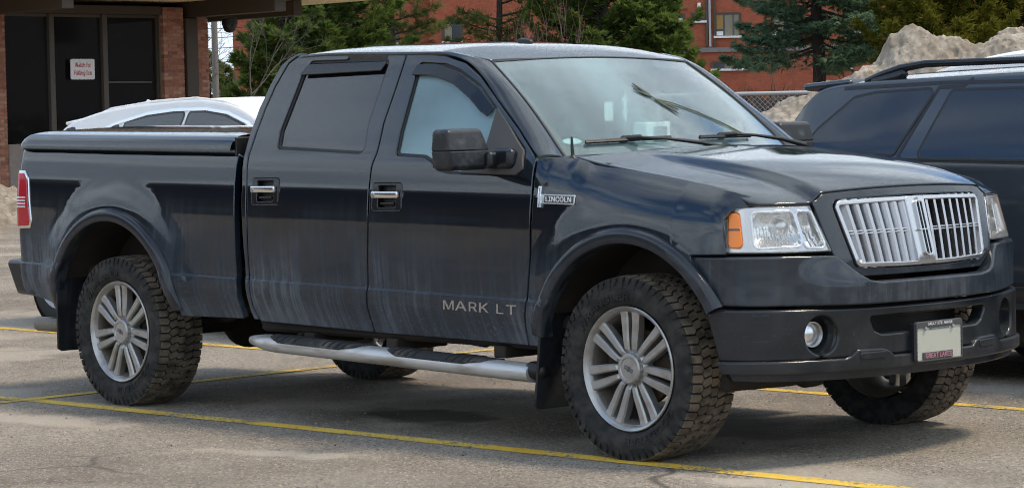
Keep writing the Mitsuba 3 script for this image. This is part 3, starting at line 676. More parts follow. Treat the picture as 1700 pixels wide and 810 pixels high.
def bowl(wd, dep, jit, sd):
    c = np.array(wd.centroid.coords[0]); R_ = rs(sd)
    def off(s, z):
        e = np.hypot((s - c[0]) / .12, (z - c[1]) / .085); st = np.round((s + .4 * z) / .018)
        return lean(s, z) - .018 - dep * np.clip(1 - .75 * e ** 2, .12, 1) + jit * np.where(z < c[1] + .01, np.abs(((s * 46 + z * 8) % 1) - .5), 0)
    return patch(wd.buffer(.004), nose_fn(off), h=.009, r=0, depth=.004)
both_sub(hl, 'reflector', bowl(w1, .075, .018, 1), 'mat_silver_bowl'); both_sub(hl, 'reflector', bowl(w2, .05, .012, 2), 'mat_silver_bowl')
both_sub(hl, 'projector', xf(lathe([(0, -.024), (.018, -.020), (.030, -.010), (.036, .004), (.044, .012), (.05, .05)], 28), rotm([0, 0, 1], 62), nz(-.06)(np.array([[-.765, 1.01]]))[0]), 'mat_satin', smooth=40)
both_sub(hl, 'bulb', tuple(vf(hull([nz(-.06)(np.array([[-.655, 1.0]]))[0], nz(-.03)(np.array([[-.645, 1.0]]))[0]], .013))), 'mat_white_lens', smooth=40)
both_sub(hl, 'housing', patch(hl_out.buffer(.004), nz(-.10), h=.08, r=0, depth=.02), 'mat_black')
# grille
gr_out = rounded(Polygon([(-.512, 1.112), (-.25, 1.118), (0, 1.121), (.25, 1.118), (.512, 1.112), (.438, .832), (.2, .824), (0, .822), (-.2, .824), (-.438, .832)]), .03)
sur = Polygon([(-.617, 1.116), (-.552, .890), (-.515, .842), (-.428, .790), (.428, .790), (.515, .842), (.552, .890), (.617, 1.116)] + [(s, float(zlip(s)) - .005) for s in np.linspace(.60, -.60, 31)])
nk_ = put(truck, 'grille_surround', patch(sur.difference(gr_out.buffer(.003)), nz(-.003), h=.03, r=.006, depth=.05), 'mat_paint')
gk = put(truck, 'grille', patch(gr_out.difference(gr_out.buffer(-.020)), nz(.010), h=.02, r=.008, depth=.05), 'mat_satin')
gin = gr_out.buffer(-.012)
def zr(s):
    L = shapely.geometry.LineString([(s, .7), (s, 1.3)]).intersection(gin); return L.bounds[1], L.bounds[3]
for sg in (-1, 1):
    for i in range(7):
        s1 = sg * (.080 + .0600 * i); s0 = s1 * .88
        z0, z1 = zr(min(abs(s1), .485) * .9)
        V, F = [], []
        for f_, (z, ss) in enumerate(((.826, s0), (.975, (s0 + s1) / 2), (1.118, s1))):
            if abs(ss) > .49: z = min(z, 1.09)
            c = nz(.0)(np.array([[ss, z]]))[0]; t = np.array([*_cs(ss, 1), 0.]); t /= np.linalg.norm(t); n = np.array([t[1], -t[0], 0])
            for a, b in ((-.0085, .005), (.0085, .005), (.0050 + sg * .033, -.042), (-.0050 + sg * .033, -.042)): V.append(c + t * a + n * b)
        for L in range(2):
            for k in range(4):
                a, b = L * 4 + k, L * 4 + (k + 1) % 4; F += [[a, b, b + 4], [a, b + 4, a + 4]]
        F += [[0, 2, 1], [0, 3, 2], [8, 9, 10], [8, 10, 11]]
        m = trimesh.Trimesh(np.array(V), np.array(F), process=False); m.fix_normals()
        put(gk, 'bar', vf(m), 'mat_grille_bar')
for z in (.968, .979): put(gk, 'crossbar', patch(sbox(-.475, z, .475, z + .006), nz(.003), h=.03, r=.002, depth=.010), 'mat_satin')
put(gk, 'center_block', patch(Polygon([(-.066, .824), (.052, .824), (.058, 1.119), (-.074, 1.119)]), nz(.013), h=.03, r=.006, depth=.05), 'mat_satin')
em = rounded(sbox(-.026, .862, .026, 1.102), .02)
ek = put(gk, 'emblem', cat(patch(em.difference(em.buffer(-.008)), nz(.026), h=.02, r=.003, depth=.016)[:2], patch(sbox(-.003, .85, .003, 1.114), nz(.026), h=.02, r=.0025, depth=.016)[:2], patch(sbox(-.038, .972, .038, .978), nz(.026), h=.02, r=.0025, depth=.016)[:2]), 'mat_satin', smooth=40)
put(gk, 'emblem_recess', patch(em.buffer(-.007), nz(.0155), h=.03, r=0, depth=.001), 'mat_black')
put(gk, 'back_mesh', patch(gin, nz(-.075), h=.06, r=0, depth=.002), 'mat_black')
# upper bumper
def o_up(s, z): return .006 + .052 * sst(.80, .42, np.abs(s)) * (1 - .75 * sst(.76, .89, z)) - .10 * np.clip(.72 - z, 0, 1) ** 1.5 * 0
up_b = Polygon([(-1.150, .690), (-1.175, .76), (-1.205, .84), (-1.232, .893), (-.80, .891), (-.556, .887), (-.515, .860), (-.45, .806), (-.40, .778), (-.34, .768), (.34, .768), (.40, .778), (.45, .806), (.515, .860), (.556, .887), (.80, .891), (1.232, .893), (1.205, .84), (1.175, .76), (1.150, .690), (.9, .684), (.4, .676), (0, .674), (-.4, .676), (-.9, .684)])
bk = put(truck, 'front_bumper', patch(up_b, nose_fn(o_up), h=.025, r=.010, depth=.075, rc=.004), 'mat_paint')
# lower bumper with lamp holes and a centre intake
def o_lo(s, z): return .030 * np.clip(1 - np.abs(s) / 1.0, 0, 1) + .012 - .05 * np.clip((.50 - z) / .1, 0, 1) * 0
fogc = [(-.640, .556), (.640, .556)]
fogP = [shapely.affinity.scale(Point(*c).buffer(1, 32), .078, .080) for c in fogc]
opn = rounded(Polygon([(-.392, .622), (-.366, .562), (-.325, .545), (.325, .545), (.366, .562), (.41, .622)]), .012)
lo_b = Polygon([(-1.150, .676), (-1.112, .56), (-1.082, .455), (1.082, .455), (1.112, .56), (1.150, .676), (.9, .671), (.4, .663), (0, .661), (-.4, .663), (-.9, .671)]).difference(fogP[0]).difference(fogP[1]).difference(opn)
lok = put(truck, 'bumper_valance', patch(lo_b, nose_fn(o_lo), h=.025, r=.012, depth=.06, rc=.003), 'mat_trim')
for c, P_ in zip(fogc, fogP):
    cup = grid(lambda q: nose_fn(lambda s, z: o_lo(s, z) - .008 - .085 * np.clip(q[:, 1], 0, 1))(np.stack([c[0] + (.084 - .018 * q[:, 1]) * np.cos(q[:, 0]), c[1] + (.086 - .022 * q[:, 1]) * np.sin(q[:, 0])], 1)), np.linspace(0, 2 * np.pi, 33), np.linspace(0, 1, 5))
    put(lok, 'lamp_recess', (cup[0], cup[1]), 'mat_trim', smooth=True)
    fk = put(truck, 'fog_lamp', patch(shapely.affinity.scale(Point(*c).buffer(1, 32), .050, .050), nose_fn(lambda s, z: o_lo(s, z) - .098 + .018 * (1 - np.clip(np.hypot(s - c[0], z - c[1]) / .062, 0, 1) ** 2)), h=.012, r=.003, depth=.02), 'mat_silver_bowl')
    put(fk, 'lens', patch(shapely.affinity.scale(Point(*c).buffer(1, 32), .050, .050), nose_fn(lambda s, z: o_lo(s, z) - .075 + .012 * (1 - np.clip(np.hypot(s - c[0], z - c[1]) / .062, 0, 1) ** 2)), h=.012, r=.003, depth=.01), 'mat_lens')
    put(fk, 'bezel', patch(shapely.affinity.scale(Point(*c).buffer(1, 32), .055, .055).difference(shapely.affinity.scale(Point(*c).buffer(1, 32), .048, .048)), nose_fn(lambda s, z: o_lo(s, z) - .070), h=.02, r=.003, depth=.02), 'mat_satin')
put(lok, 'intake', patch(opn.buffer(.03), nose_fn(lambda s, z: o_lo(s, z) - .16), h=.08, r=0, depth=.01), 'mat_black')
lip_top = [(-1.086, .458), (-.530, .455), (-.505, .463), (-.470, .488), (-.335, .486), (-.300, .476), (-.268, .453)]
lip = Polygon(lip_top + [(-x, z) for x, z in lip_top[::-1]] + [(1.07, .402), (.5, .396), (0, .394), (-.5, .396), (-1.07, .402)])
lk = put(lok, 'lower_lip', patch(lip, nose_fn(lambda s, z: o_lo(s, z) + .016 - .10 * np.clip(.425 - z, 0, 1)), h=.02, r=.010, depth=.06), 'mat_trim')
put(lok, 'tow_hook_cover', patch(rounded(sbox(-.462, .443, -.318, .474), .012), nose_fn(lambda s, z: o_lo(s, z) + .021), h=.02, r=.005, depth=.01), 'mat_trim')
put(lok, 'tow_hook_cover', patch(rounded(sbox(.318, .443, .462, .474), .012), nose_fn(lambda s, z: o_lo(s, z) + .021), h=.02, r=.005, depth=.01), 'mat_trim')
put(lok, 'air_dam', patch(Polygon([(-1.05, .405), (1.05, .405), (1.03, .372), (.5, .362), (-.5, .362), (-1.03, .372)]), nose_fn(lambda s, z: o_lo(s, z) - .022), h=.04, r=.006, depth=.02), 'mat_trim')
# licence plate: blank, with its frame
PX = .868 + .060
pf = rounded(sbox(-.162, .411, .158, .583), .014)
pln = lambda o: (lambda q: np.stack([PX + o + 0 * q[:, 0], q[:, 0], q[:, 1]], 1))
pk = put(truck, 'license_plate', patch(pf.buffer(-.004), pln(.004), h=.08, r=.002, depth=.006), 'mat_plate')
put(pk, 'plate_frame', cat(patch(pf.difference(rounded(sbox(-.155, .418, .151, .556), .006)), pln(.010), h=.03, r=.003, depth=.016)[:2], patch(sbox(-.118, .420, .086, .450), pln(.0108), h=.04, r=.002, depth=.008)[:2]), 'mat_plate_dark')
put(pk, 'plate_bracket', vf(bx(PX - .045, PX - .004, -.155, .150, .42, .575, .004)), 'mat_black')
put(pk, 'frame_lettering', text_on('GREAT LAKES', .020, (PX + .012, -.108, .426), (0, 1, 0), (0, 0, 1), .0012, width=.184, bold=True), 'mat_pink')
put(pk, 'frame_lettering', text_on('SAULT STE. MARIE', .0115, (PX + .0115, -.088, .5665), (0, 1, 0), (0, 0, 1), .0012, width=.170), 'mat_ink_white')
put(pk, 'plate_lettering', text_on('MICHIGAN', .010, (PX + .0046, -.07, .545), (0, 1, 0), (0, 0, 1), .0008, width=.135), 'mat_grey_plastic')
for y in (-.10, .09): put(pk, 'screw', xf(lathe([(0, -.004), (.007, -.003), (.008, .003)], 12), rotm([0, 0, 1], 90), (PX + .012, y, .553)), 'mat_galv')

# --- mirrors
def mirror_head():
    def half(z0, z1, r0, r1, e):
        P_, R_ = [], []
        for x in (-.955 - e, -.822 + e):
            for y in (-1.246 - e, -.996 + e):
                for z, r in ((z0, r0), (z1, r1)):
                    P_.append((x + (r if x < -.9 else -r), y + (r if y < -1.1 else -r), z + (r if z == z0 else -r))); R_.append(r)
        return vf(hull(P_, R_, 2))
    return half(1.3505, 1.449, .006, .022, .0), half(1.262, 1.3495, .026, .006, .0)
mt, mb = mirror_head()
def slope(m): v = m[0].copy(); v[:, 0] += (v[:, 1] + 1.0) * -.06; v[:, 0] -= np.where(v[:, 0] > -.9, np.clip(v[:, 2] - 1.33, 0, 1) * .20, 0); v[:, 1] -= np.clip(v[:, 2] - 1.35, 0, 1) * np.where(v[:, 1] > -1.1, .22, 0); return v, m[1]
mk = both('side_mirror', slope(mb), 'mat_mirror_shell', smooth=40)
both_sub(mk, 'mirror_cap', slope(mt), 'mat_mirror_shell', smooth=40)
both_sub(mk, 'mirror_arm', cat(rbox(-.90, -.79, -1.03, -.94, 1.266, 1.345, .024), rbox(-.865, -.705, -.985, -.915, 1.262, 1.358, .032)), 'mat_trim', smooth=40)
mg = slope(vf(bx(-.9565, -.9555, -1.235, -1.03, 1.275, 1.43)))
both_sub(mk, 'mirror_glass', mg, 'mat_chrome')
# --- wipers
def wiper(pts_b, piv, key):
    bl = wsb(.012 * sgn_ws)(np.array(pts_b)); 
    w = put(truck, 'wiper', cat(tube(bl, .008, 6), tube(bl + [0, 0, .008], [.004] * len(bl), 6)), 'mat_black', smooth=40)
    mid = bl[len(bl) // 2]
    put(w, 'clip', vf(hull([mid + [.03, .03, .012], mid - [.02, .03, -.008]], .013)), 'mat_black', smooth=40)
    p0 = np.array(piv); arc = [mid + [0, 0, .014], mid * .65 + p0 * .35 + [0, 0, .022], mid * .3 + p0 * .7 + [0, 0, .018], p0]
    put(w, 'arm', tube(arc, [.007, .007, .010, .014], 8), 'mat_black', smooth=40)
L_ = lambda a, b, n=9: [(a[0] + (b[0] - a[0]) * t, a[1] + (b[1] - a[1]) * t) for t in np.linspace(0, 1, n)]
wiper(L_((-.83, .075), (-.22, .082)), (-.335, .10, 1.325), 0)
wiper(L_((.02, .075), (.56, .085)), (-.37, .66, 1.335), 1)
# --- tail lamps
tl = rounded(Polygon([(-4.86, 1.270), (-4.715, 1.266), (-4.678, 1.225), (-4.645, .985), (-4.66, .942), (-4.86, .936)]), .012)
tl = tl.intersection(sbox(-4.832, .9, -4.6, 1.3))
tk = both('tail_lamp', patch(tl, side_fn(.007), h=.02, r=.006, depth=.02), 'mat_chrome')
ti = rounded(tl.buffer(-.016).union(tl.intersection(sbox(-4.832, .965, -4.76, 1.245))), .006)
both_sub(tk, 'red_lens', patch(ti, side_fn(.011), h=.02, r=.005, depth=.012), 'mat_red_lens')
for k in range(4): both_sub(tk, 'reverse_strip', patch(sbox(-4.829, 1.058 + .0175 * k, -4.695, 1.0675 + .0175 * k), side_fn(.0135), h=.02, r=.002, depth=.008), 'mat_white_lens')
# --- rear bumper, exhaust
def rbc(s): return hull([(-4.925, -.93 * s, .735), (-4.73, -.935 * s, .735), (-4.98, -.72 * s, .735), (-4.80, -.72 * s, .735), (-4.865, -.915 * s, .59), (-4.69, -.925 * s, .585), (-4.95, -.72 * s, .60), (-4.78, -.72 * s, .60)], .026, 2)
rb = [rbc(1), rbox(-5.04, -4.80, -.72, .72, .575, .760, .03), rbc(-1)]
rbk = put(truck, 'rear_bumper', cat(*rb), 'mat_trim', smooth=40)
put(rbk, 'step_pad', vf(rbox(-5.03, -4.84, -.6, .6, .755, .772, .006)), 'mat_black', smooth=40)
ex = put(truck, 'exhaust_pipe', tube([(-5.05, -.68, .372), (-4.80, -.66, .378), (-4.45, -.60, .395), (-4.1, -.5, .52), (-3.2, -.45, .55), (-1.5, -.42, .42)], .040, 18, caps=False), 'mat_rust', smooth=40)
put(ex, 'tip', cat(lathe([(.030, .30), (.030, 0), (.040, 0), (.042, .004), (.042, .30)], 24) and xf(lathe([(.034, .25), (.034, .004), (.037, 0), (.042, .002), (.043, .42)], 24), rotm([0, 0, 1], -86), (-5.055, -.68, .372))), 'mat_tip', smooth=40)
# --- running boards
def board():
    n = 40; X = np.linspace(-2.735, -.60, n); V, F = [], []; k = 16; a = np.arange(k) / k * 2 * np.pi
    for i, x in enumerate(X):
        e = min(1, ((i + .0) / 4)) if i < 4 else 1; e = .55 + .45 * math.sin(e * math.pi / 2)
        ry, rz = .066 * e, .042 * e; yc = -.945 + .05 * max(0, 1 - i / 5) ; zc = .394 - RAKE * 1.35 * (x + 2.6)
        sup = lambda c: np.sign(c) * np.abs(c) ** .8
        V += [(x, yc + ry * sup(np.cos(t)), zc + rz * sup(np.sin(t))) for t in a]
    for i in range(n - 1):
        for j in range(k): p, q = i * k + j, i * k + (j + 1) % k; F += [[p, q, q + k], [p, q + k, p + k]]
    for j in range(1, k - 1): F += [[0, j + 1, j], [(n - 1) * k, (n - 1) * k + j, (n - 1) * k + j + 1]]
    return np.array(V), np.array(F)
bm = trimesh.Trimesh(*board(), process=False); bm.fix_normals()
sk = both('running_board', vf(bm), 'mat_step', smooth=50)
both_sub(sk, 'end_cap', vf(hull([(-.605, -.957, .372 - .012), (-.565, -.953, .37 - .012), (-.605, -.93, .37 - .012)], [.041, .037, .041], 2)), 'mat_black', smooth=40)
def pad_fn(q, o=.006):
    a = np.radians(q[:, 1]); zc = .394 - RAKE * 1.35 * (q[:, 0] + 2.6); sup = lambda c: np.sign(c) * np.abs(c) ** .8
    return np.stack([q[:, 0], -.945 - (.066 + o) * sup(np.cos(a)), zc + (.042 + o) * sup(np.sin(a))], 1)
for x0, x1 in ((-2.50, -1.75), (-1.60, -.85)):
    S_ = 1 / 1000.     # parameters: x and angle/1000 of the tube
    pf_ = lambda o: (lambda q: pad_fn(np.c_[q[:, 0], q[:, 1] * 1000], o))
    padP = rounded(Polygon([(x0, .100), (x0 + .02, .055), (x0 + .10, .016), (x1 - .18, .016), (x1 - .06, .045), (x1, .100), (x1, .125), (x0, .125)]), .008)
    both_sub(sk, 'step_pad', patch(padP, pf_(.006), h=.012, r=.003, depth=.008, hb=.012), 'mat_pad')
    for x in np.r_[x0 + .07 + .05 * np.arange(4), x1 - .30 + .05 * np.arange(4)]:
        both_sub(sk, 'pad_rib', patch(Polygon([(x, .028), (x + .014, .028), (x + .030, .120), (x + .016, .120)]), pf_(.010), h=.012, r=.002, depth=.006, hb=.012), 'mat_rubber')
for x in (-2.25, -1.62, -.86): both_sub(sk, 'bracket', vf(bx(x - .04, x + .04, -.93, -.60, .40, .455, .006)), 'mat_under')
# --- underbody
fr = put(truck, 'frame', cat(bx(-4.7, .62, -.50, -.40, .50, .64, .01), bx(-4.7, .62, .40, .50, .50, .64, .01), *[bx(x, x + .09, -.45, .45, .50, .58, .008) for x in (-4.6, -3.3, -2.4, -1.5, -.75, .35)]), 'mat_under')
put(fr, 'floor_pan', vf(bx(-2.72, -.45, -.86, .86, .53, .60, .02)), 'mat_under')
put(fr, 'bed_floor', vf(bx(-4.80, -2.80, -.80, .80, .66, .74, .02)), 'mat_under')
both_sub((fr, fr), 'rocker', vf(bx(-2.68, -.60, -.895, -.80, .445, .56, .015)), 'mat_under')
put(fr, 'engine_block', vf(bx(-.55, .45, -.42, .42, .46, 1.02, .05)), 'mat_under')
put(fr, 'skid_plate', vf(hull([(.52, -.34, .40), (.52, .34, .40), (.28, .30, .36), (.28, -.30, .36), (-.3, -.3, .37), (-.3, .3, .37)], .015)), 'mat_under')
put(fr, 'front_crossmember', cat(tube([(.42, -.82, .345), (.42, -.40, .335), (.42, .25, .36), (.42, .5, .40)], [.035, .035, .03, .025], 10), hull([(.42, -.30, .33), (.42, -.22, .33)], .045), hull([(.44, .02, .36), (.42, .10, .36)], .04)), 'mat_under', smooth=40)
put(fr, 'rear_axle', cat(tube([(-3.823, -.78, .40), (-3.823, .78, .40)], .05, 14), hull([(-3.823, -.1, .40), (-3.823, .1, .40)], .15, 2), hull([(-3.90, 0, .40)], .13, 2)), 'mat_under', smooth=40)
put(fr, 'front_axle', cat(tube([(0, -.76, .40), (0, -.35, .43), (0, .35, .43), (0, .76, .40)], .035, 12), hull([(0, -.25, .41), (0, .05, .41)], .12, 2), hull([(.12, -.72, .36), (0.25, -.40, .38), (-.2, -.40, .38)], .025), hull([(.12, .72, .36), (0.25, .40, .38), (-.2, .40, .38)], .025), tube([(.2, -.8, .36), (.2, .8, .36)], .018, 8), tube([(.32, -.62, .44), (.42, -.5, .40), (.42, .5, .40), (.32, .62, .44)], .02, 8)), 'mat_under', smooth=40)
for y in (-.55, .55): put(fr, 'leaf_spring', tube([(-4.5, y, .56), (-4.2, y, .46), (-3.823, y, .44), (-3.4, y, .46), (-3.1, y, .56)], .025, 8), 'mat_under', smooth=40)
put(fr, 'spare_wheel', xf(lathe([(.10, -.08), (.25, -.09), (.36, -.10), (.38, -.05), (.38, .05), (.36, .1), (.1, .08)], 36, 'z'), None, (-4.42, .05, .56)), 'mat_rubber', smooth=40)
put(fr, 'drive_shaft', tube([(-3.7, 0, .42), (-1.2, .05, .48)], .04, 12), 'mat_under', smooth=40)
put(fr, 'fuel_tank', vf(rbox(-2.7, -1.3, .48, .82, .40, .62, .05)), 'mat_under', smooth=40)

# --- cabin
ck = put(truck, 'cabin_tub', cat(bx(-2.66, -.55, -.84, .84, .60, .66), bx(-2.64, -2.58, -.80, .80, .60, 1.36), bx(-.62, -.55, -.84, .84, .6, 1.22)), 'mat_dash')
put(ck, 'dashboard', cat(hull([(-.62, -.74, 1.25), (-.62, .74, 1.25), (-.86, -.74, 1.235), (-.86, .74, 1.235), (-.88, -.72, 1.02), (-.88, .72, 1.02)], .03), hull([(-.80, .28, 1.28), (-.80, .50, 1.28)], .035)), 'mat_dash', smooth=40)
put(ck, 'headliner', grid(lambda q: roof_fn(q) - [0, 0, .045], np.linspace(-2.52, -1.2, 10), np.linspace(-.66, .66, 8), flip=True), 'mat_seat')
for y in (-.40, .40):
    s_ = put(ck, 'seat', cat(hull([(-1.30, y - .22, .93), (-1.30, y + .22, .93), (-1.72, y - .22, .90), (-1.72, y + .22, .90)], .06), hull([(-1.76, y - .20, .95), (-1.76, y + .20, .95), (-1.90, y - .18, 1.42), (-1.90, y + .18, 1.42)], .06)), 'mat_seat', smooth=40)
    put(s_, 'headrest', vf(hull([(-1.91, y - .10, 1.56), (-1.91, y + .10, 1.56), (-1.93, y - .08, 1.63), (-1.93, y + .08, 1.63)], .05)), 'mat_seat', smooth=40)
put(ck, 'rear_bench', cat(hull([(-2.15, -.62, .95), (-2.15, .62, .95), (-2.5, -.62, .95), (-2.5, .62, .95)], .06), hull([(-2.55, -.6, 1.0), (-2.55, .6, 1.0), (-2.60, -.58, 1.5), (-2.60, .58, 1.5)], .05)), 'mat_seat', smooth=40)
ang = np.linspace(0, 2 * np.pi, 25)
put(ck, 'steering_wheel', cat(tube(np.stack([-1.02 + .09 * np.sin(ang), .40 + .19 * np.cos(ang), 1.15 + .17 * np.sin(ang)], 1), .014, 8, caps=False), hull([(-1.02, .40, 1.15), (-.95, .40, 1.12)], .06)), 'mat_black', smooth=40)
put(ck, 'rear_view_mirror', vf(rbox(-1.05, -1.03, -.12, .12, 1.655, 1.715, .01)), 'mat_black')
both_sub((ck, ck), 'door_liner', cat(patch(rear_door.difference(win_r.buffer(.02)).buffer(-.02), side_fn(-.055), h=.08, r=0, depth=.01)[:2], patch(front_door.difference(win_f.buffer(.02)).buffer(-.02), side_fn(-.055), h=.08, r=0, depth=.01)[:2]), 'mat_dash')

# --- wheels
def tyre_mesh(seed):
    R0 = .393; R_ = rs(seed)
    prof = [(.272, -.110), (.280, -.122), (.300, -.130), (.325, -.136), (.345, -.137), (.362, -.1365), (.378, -.134), (.3875, -.127), (.3915, -.115), (.3935, -.06), (.394, 0)]
    prof = prof + [(r, -t) for r, t in prof[-2::-1]]
    body = lathe(prof, 120)
    def rt(w): return .4055 - .0075 * (np.abs(w) / .138) ** 4
    B = []
    def block(poly, r0=.390, top=None, ins=.9, add=0.):
        poly = np.array(poly); c = poly.mean(0); k = len(poly); tp = c + (poly - c) * ins
        def pos(q, r): return np.stack([r * np.cos(q[:, 0]), q[:, 1], r * np.sin(q[:, 0])], 1)
        V = np.vstack([pos(poly, np.full(k, r0)), pos(tp, rt(tp[:, 1]) + add)])
        F = []
        for i in range(k): j = (i + 1) % k; F += [[i, j, k + j], [i, k + j, k + i]]
        for i in range(1, k - 1): F.append([k, k + i, k + i + 1])
        B.append((V, np.array(F)))
    n = 60; p = 2 * np.pi / n
    for i in range(n):
        t = i * p
        for sg in (-1, 1):
            t2 = t + (p * .5 if sg > 0 else 0); L = i % 2
            e = .1385 if L else .1345
            block([(t2 + .02 * p, sg * .086), (t2 + .42 * p, sg * .074), (t2 + .84 * p, sg * .082), (t2 + .90 * p, sg * e), (t2 + .08 * p, sg * e)], r0=.386, ins=.94)
            rr0, rr1 = (.350, .396) if L else (.368, .394); a0, a1 = t2 + (.10 if L else .16) * p, t2 + (.86 if L else .82) * p
            V = []
            for (r, w, da) in ((rr0, .135, .0), (rr1, .122, .0)):
                for a in (a0 + (.14 * p if r == rr0 else 0), a1 - (.14 * p if r == rr0 else 0)):
                    for ww in (w, w + (.0055 if r == rr0 else .0155)): V.append((r * math.cos(a), sg * ww, r * math.sin(a)))
            B.append(vf(trimesh.convex.convex_hull(np.array(V))))
            t3 = t + (.25 * p if sg > 0 else .8 * p); sk_ = .30 * p * sg
            block([(t3, sg * .027), (t3 + .40 * p, sg * .020), (t3 + .82 * p, sg * .031), (t3 + .82 * p + sk_, sg * .070), (t3 + .40 * p + sk_, sg * .079), (t3 + sk_ + .02 * p, sg * .067)], ins=.94)
        t4 = t + .5 * p
        block([(t4, -.018), (t4 + .42 * p, -.026), (t4 + .84 * p, -.014), (t4 + .90 * p, .018), (t4 + .48 * p, .026), (t4 + .06 * p, .014)], ins=.93)
    m = cat(*B); tm = trimesh.Trimesh(*m, process=False)
    v, f = vf(tm)
    c = v[f].mean(1); nn = np.cross(v[f[:, 1]] - v[f[:, 0]], v[f[:, 2]] - v[f[:, 0]])
    return body, (v, f)
def arc_text(txt, a_mid, r, hgt, span, flip=False):
    m = meshkit.text_mesh(txt, hgt, .0035, True); v = np.array(m.vertices); w = v[:, 0].max(); u = (v[:, 0] / w - .5) * span
    rr = r + (v[:, 1] if not flip else hgt - v[:, 1]) ; a = math.radians(a_mid) + (-u if not flip else u) * 1.0
    # outer face of the right wheels is at -y; seen from there +x is to the right
    return np.stack([rr * np.cos(a), -.1355 - v[:, 2], rr * np.sin(a)], 1), np.array(m.faces)
TB, TT = tyre_mesh(1)
fixt = trimesh.Trimesh(*TT, process=False); 
TT2 = []
for comp in [TT]:
    TT2.append(comp)
letters = cat(arc_text('WRANGLER', 118, .300, .030, 1.15), arc_text('GOODYEAR', 298, .300, .030, 1.10, flip=False))
# the rim: lip, barrel, seven pairs of spokes, cap
RIM = lathe([(.262, .125), (.268, .135), (.262, .12), (.235, .05), (.232, -.07), (.246, -.100), (.262, -.108), (.270, -.114), (.2715, -.122), (.267, -.126), (.258, -.122), (.250, -.112), (.2425, -.090)], 96)
def spoke(deg, s):
    # one bar of a pair: offset s sideways, from the hub (r .07) to the rim (r .25); front face bevelled
    R = [.062, .085, .12, .18, .225, .252]; fy = [-.092, -.108, -.110, -.108, -.109, -.112]; by = [-.05, -.06, -.065, -.065, -.07, -.07]
    off = [.018, .021, .025, .030, .033, .035]; hw = [.013, .0145, .017, .0195, .021, .023]
    V, F = [], []
    for r, f, b, o, w in zip(R, fy, by, off, hw):
        o = o * s
        V += [(r, b, o - w), (r, f + .008, o - w), (r, f, o - w + .006), (r, f, o + w - .006), (r, f + .008, o + w), (r, b, o + w)]
    k = 6
    for i in range(len(R) - 1):
        for j in range(k): p, q = i * k + j, i * k + (j + 1) % k; F += [[p, q, q + k], [p, q + k, p + k]]
    for j in range(1, k - 1): F += [[0, j + 1, j], [(len(R) - 1) * k, (len(R) - 1) * k + j, (len(R) - 1) * k + j + 1]]
    m = trimesh.Trimesh(np.array(V), np.array(F), process=False); m.fix_normals()
    a = math.radians(deg); A = np.array([[math.cos(a), 0, -math.sin(a)], [0, 1, 0], [math.sin(a), 0, math.cos(a)]])
    return xf(vf(m), A)
CAP = lathe([(.0, -.118), (.035, -.118), (.046, -.1175), (.049, -.121), (.060, -.121), (.0665, -.116), (.068, -.095), (.085, -.085), (.085, -.05)], 56)
EMB = cat(*[bx(-.026, .026, -.1205, -.118, z - .0028, z + .0028) for z in (-.005, .005)], bx(-.003, .003, -.1212, -.118, -.012, .012))
EMB = xf(EMB, np.array([[math.cos(.42), 0, math.sin(.42)], [0, 1, 0], [-math.sin(.42), 0, math.cos(.42)]]))
DISC = lathe([(.06, -.03), (.165, -.03), (.165, .0), (.06, .0)], 40)
CAL = bx(-.19, -.10, -.06, .03, -.07, .07, .012)
SP = [spoke(90 + k * 360 / 7, s) for k in range(7) for s in (-1, 1)]
def wheel(x, side, rot):
    off = np.array([x, -.848, .398])
    c, s = math.cos(rot), math.sin(rot); A = np.array([[c, 0, -s], [0, 1, 0], [s, 0, c]])
    def pl(m, spin=True):
        m = xf(m, A if spin else None, off); return m if side > 0 else mirror(m)
    wk_ = nk(truck, 'wheel'); USED.discard(wk_)
    put(None, wk_, pl(RIM), 'mat_rim_barrel', smooth=35); USED.add(wk_)
    put(wk_, 'rim_lip', pl(lathe([(.246, -.104), (.262, -.110), (.270, -.116), (.2725, -.124), (.268, -.1285), (.258, -.124), (.250, -.113), (.2435, -.095)], 96)), 'mat_alloy', smooth=35)
    for m in SP: put(wk_, 'spoke', pl(m), 'mat_alloy')
    put(wk_, 'hub_cap', pl(CAP), 'mat_alloy', smooth=35); put(wk_, 'cap_emblem', pl(EMB), 'mat_grey_plastic')
    tb = cat(TB, letters); put(wk_, 'tyre', pl(tb), 'mat_tyre', smooth=50)
    put(wk_, 'tread', pl(TT), 'mat_tyre')
    put(wk_, 'brake_disc', pl(DISC, False), 'mat_rust', smooth=35); put(wk_, 'brake_caliper', pl(CAL, False), 'mat_under')
wheel(0, 1, 0.0); wheel(-3.823, 1, .02); wheel(0, -1, .3); wheel(-3.823, -1, .5)
# ================================================================== setting
put(None, 'ground', (np.array([[-400, -400, 0], [400, -400, 0], [400, 400, 0], [-400, 400, 0.]]), np.array([[0, 1, 2], [0, 2, 3]])), 'mat_asphalt', kind='structure', label='grey brown worn asphalt of the parking lot')
USED.add('ground')
def line(pts, w, label):
    L = shapely.geometry.LineString(pts).buffer(w / 2, cap_style=2)
    key = nk(None, 'parking_line')
    tri = trimesh.creation.triangulate_polygon(L, engine='earcut')
    V = np.c_[tri[0], np.full(len(tri[0]), .0024 + .0005 * len([k for k in labels if k.startswith('parking_line')]))]
    scene[key] = mikit.ply((V, tri[1]), 'mat_line'); labels[key] = {'label': label, 'kind': 'structure'}
line([(-4.57, -1.12), (-2.2, -1.05), (0, -1.00), (2.6, -.90)], .115, 'yellow stall line in front of the pickup, nearest the viewer')
line([(-4.62, 1.68), (0, 1.64), (2.6, 1.66)], .10, 'yellow stall line beyond the pickup')
line([(-12.0, 1.78), (-4.68, 1.70)], .10, 'yellow stall line behind the pickup tail')
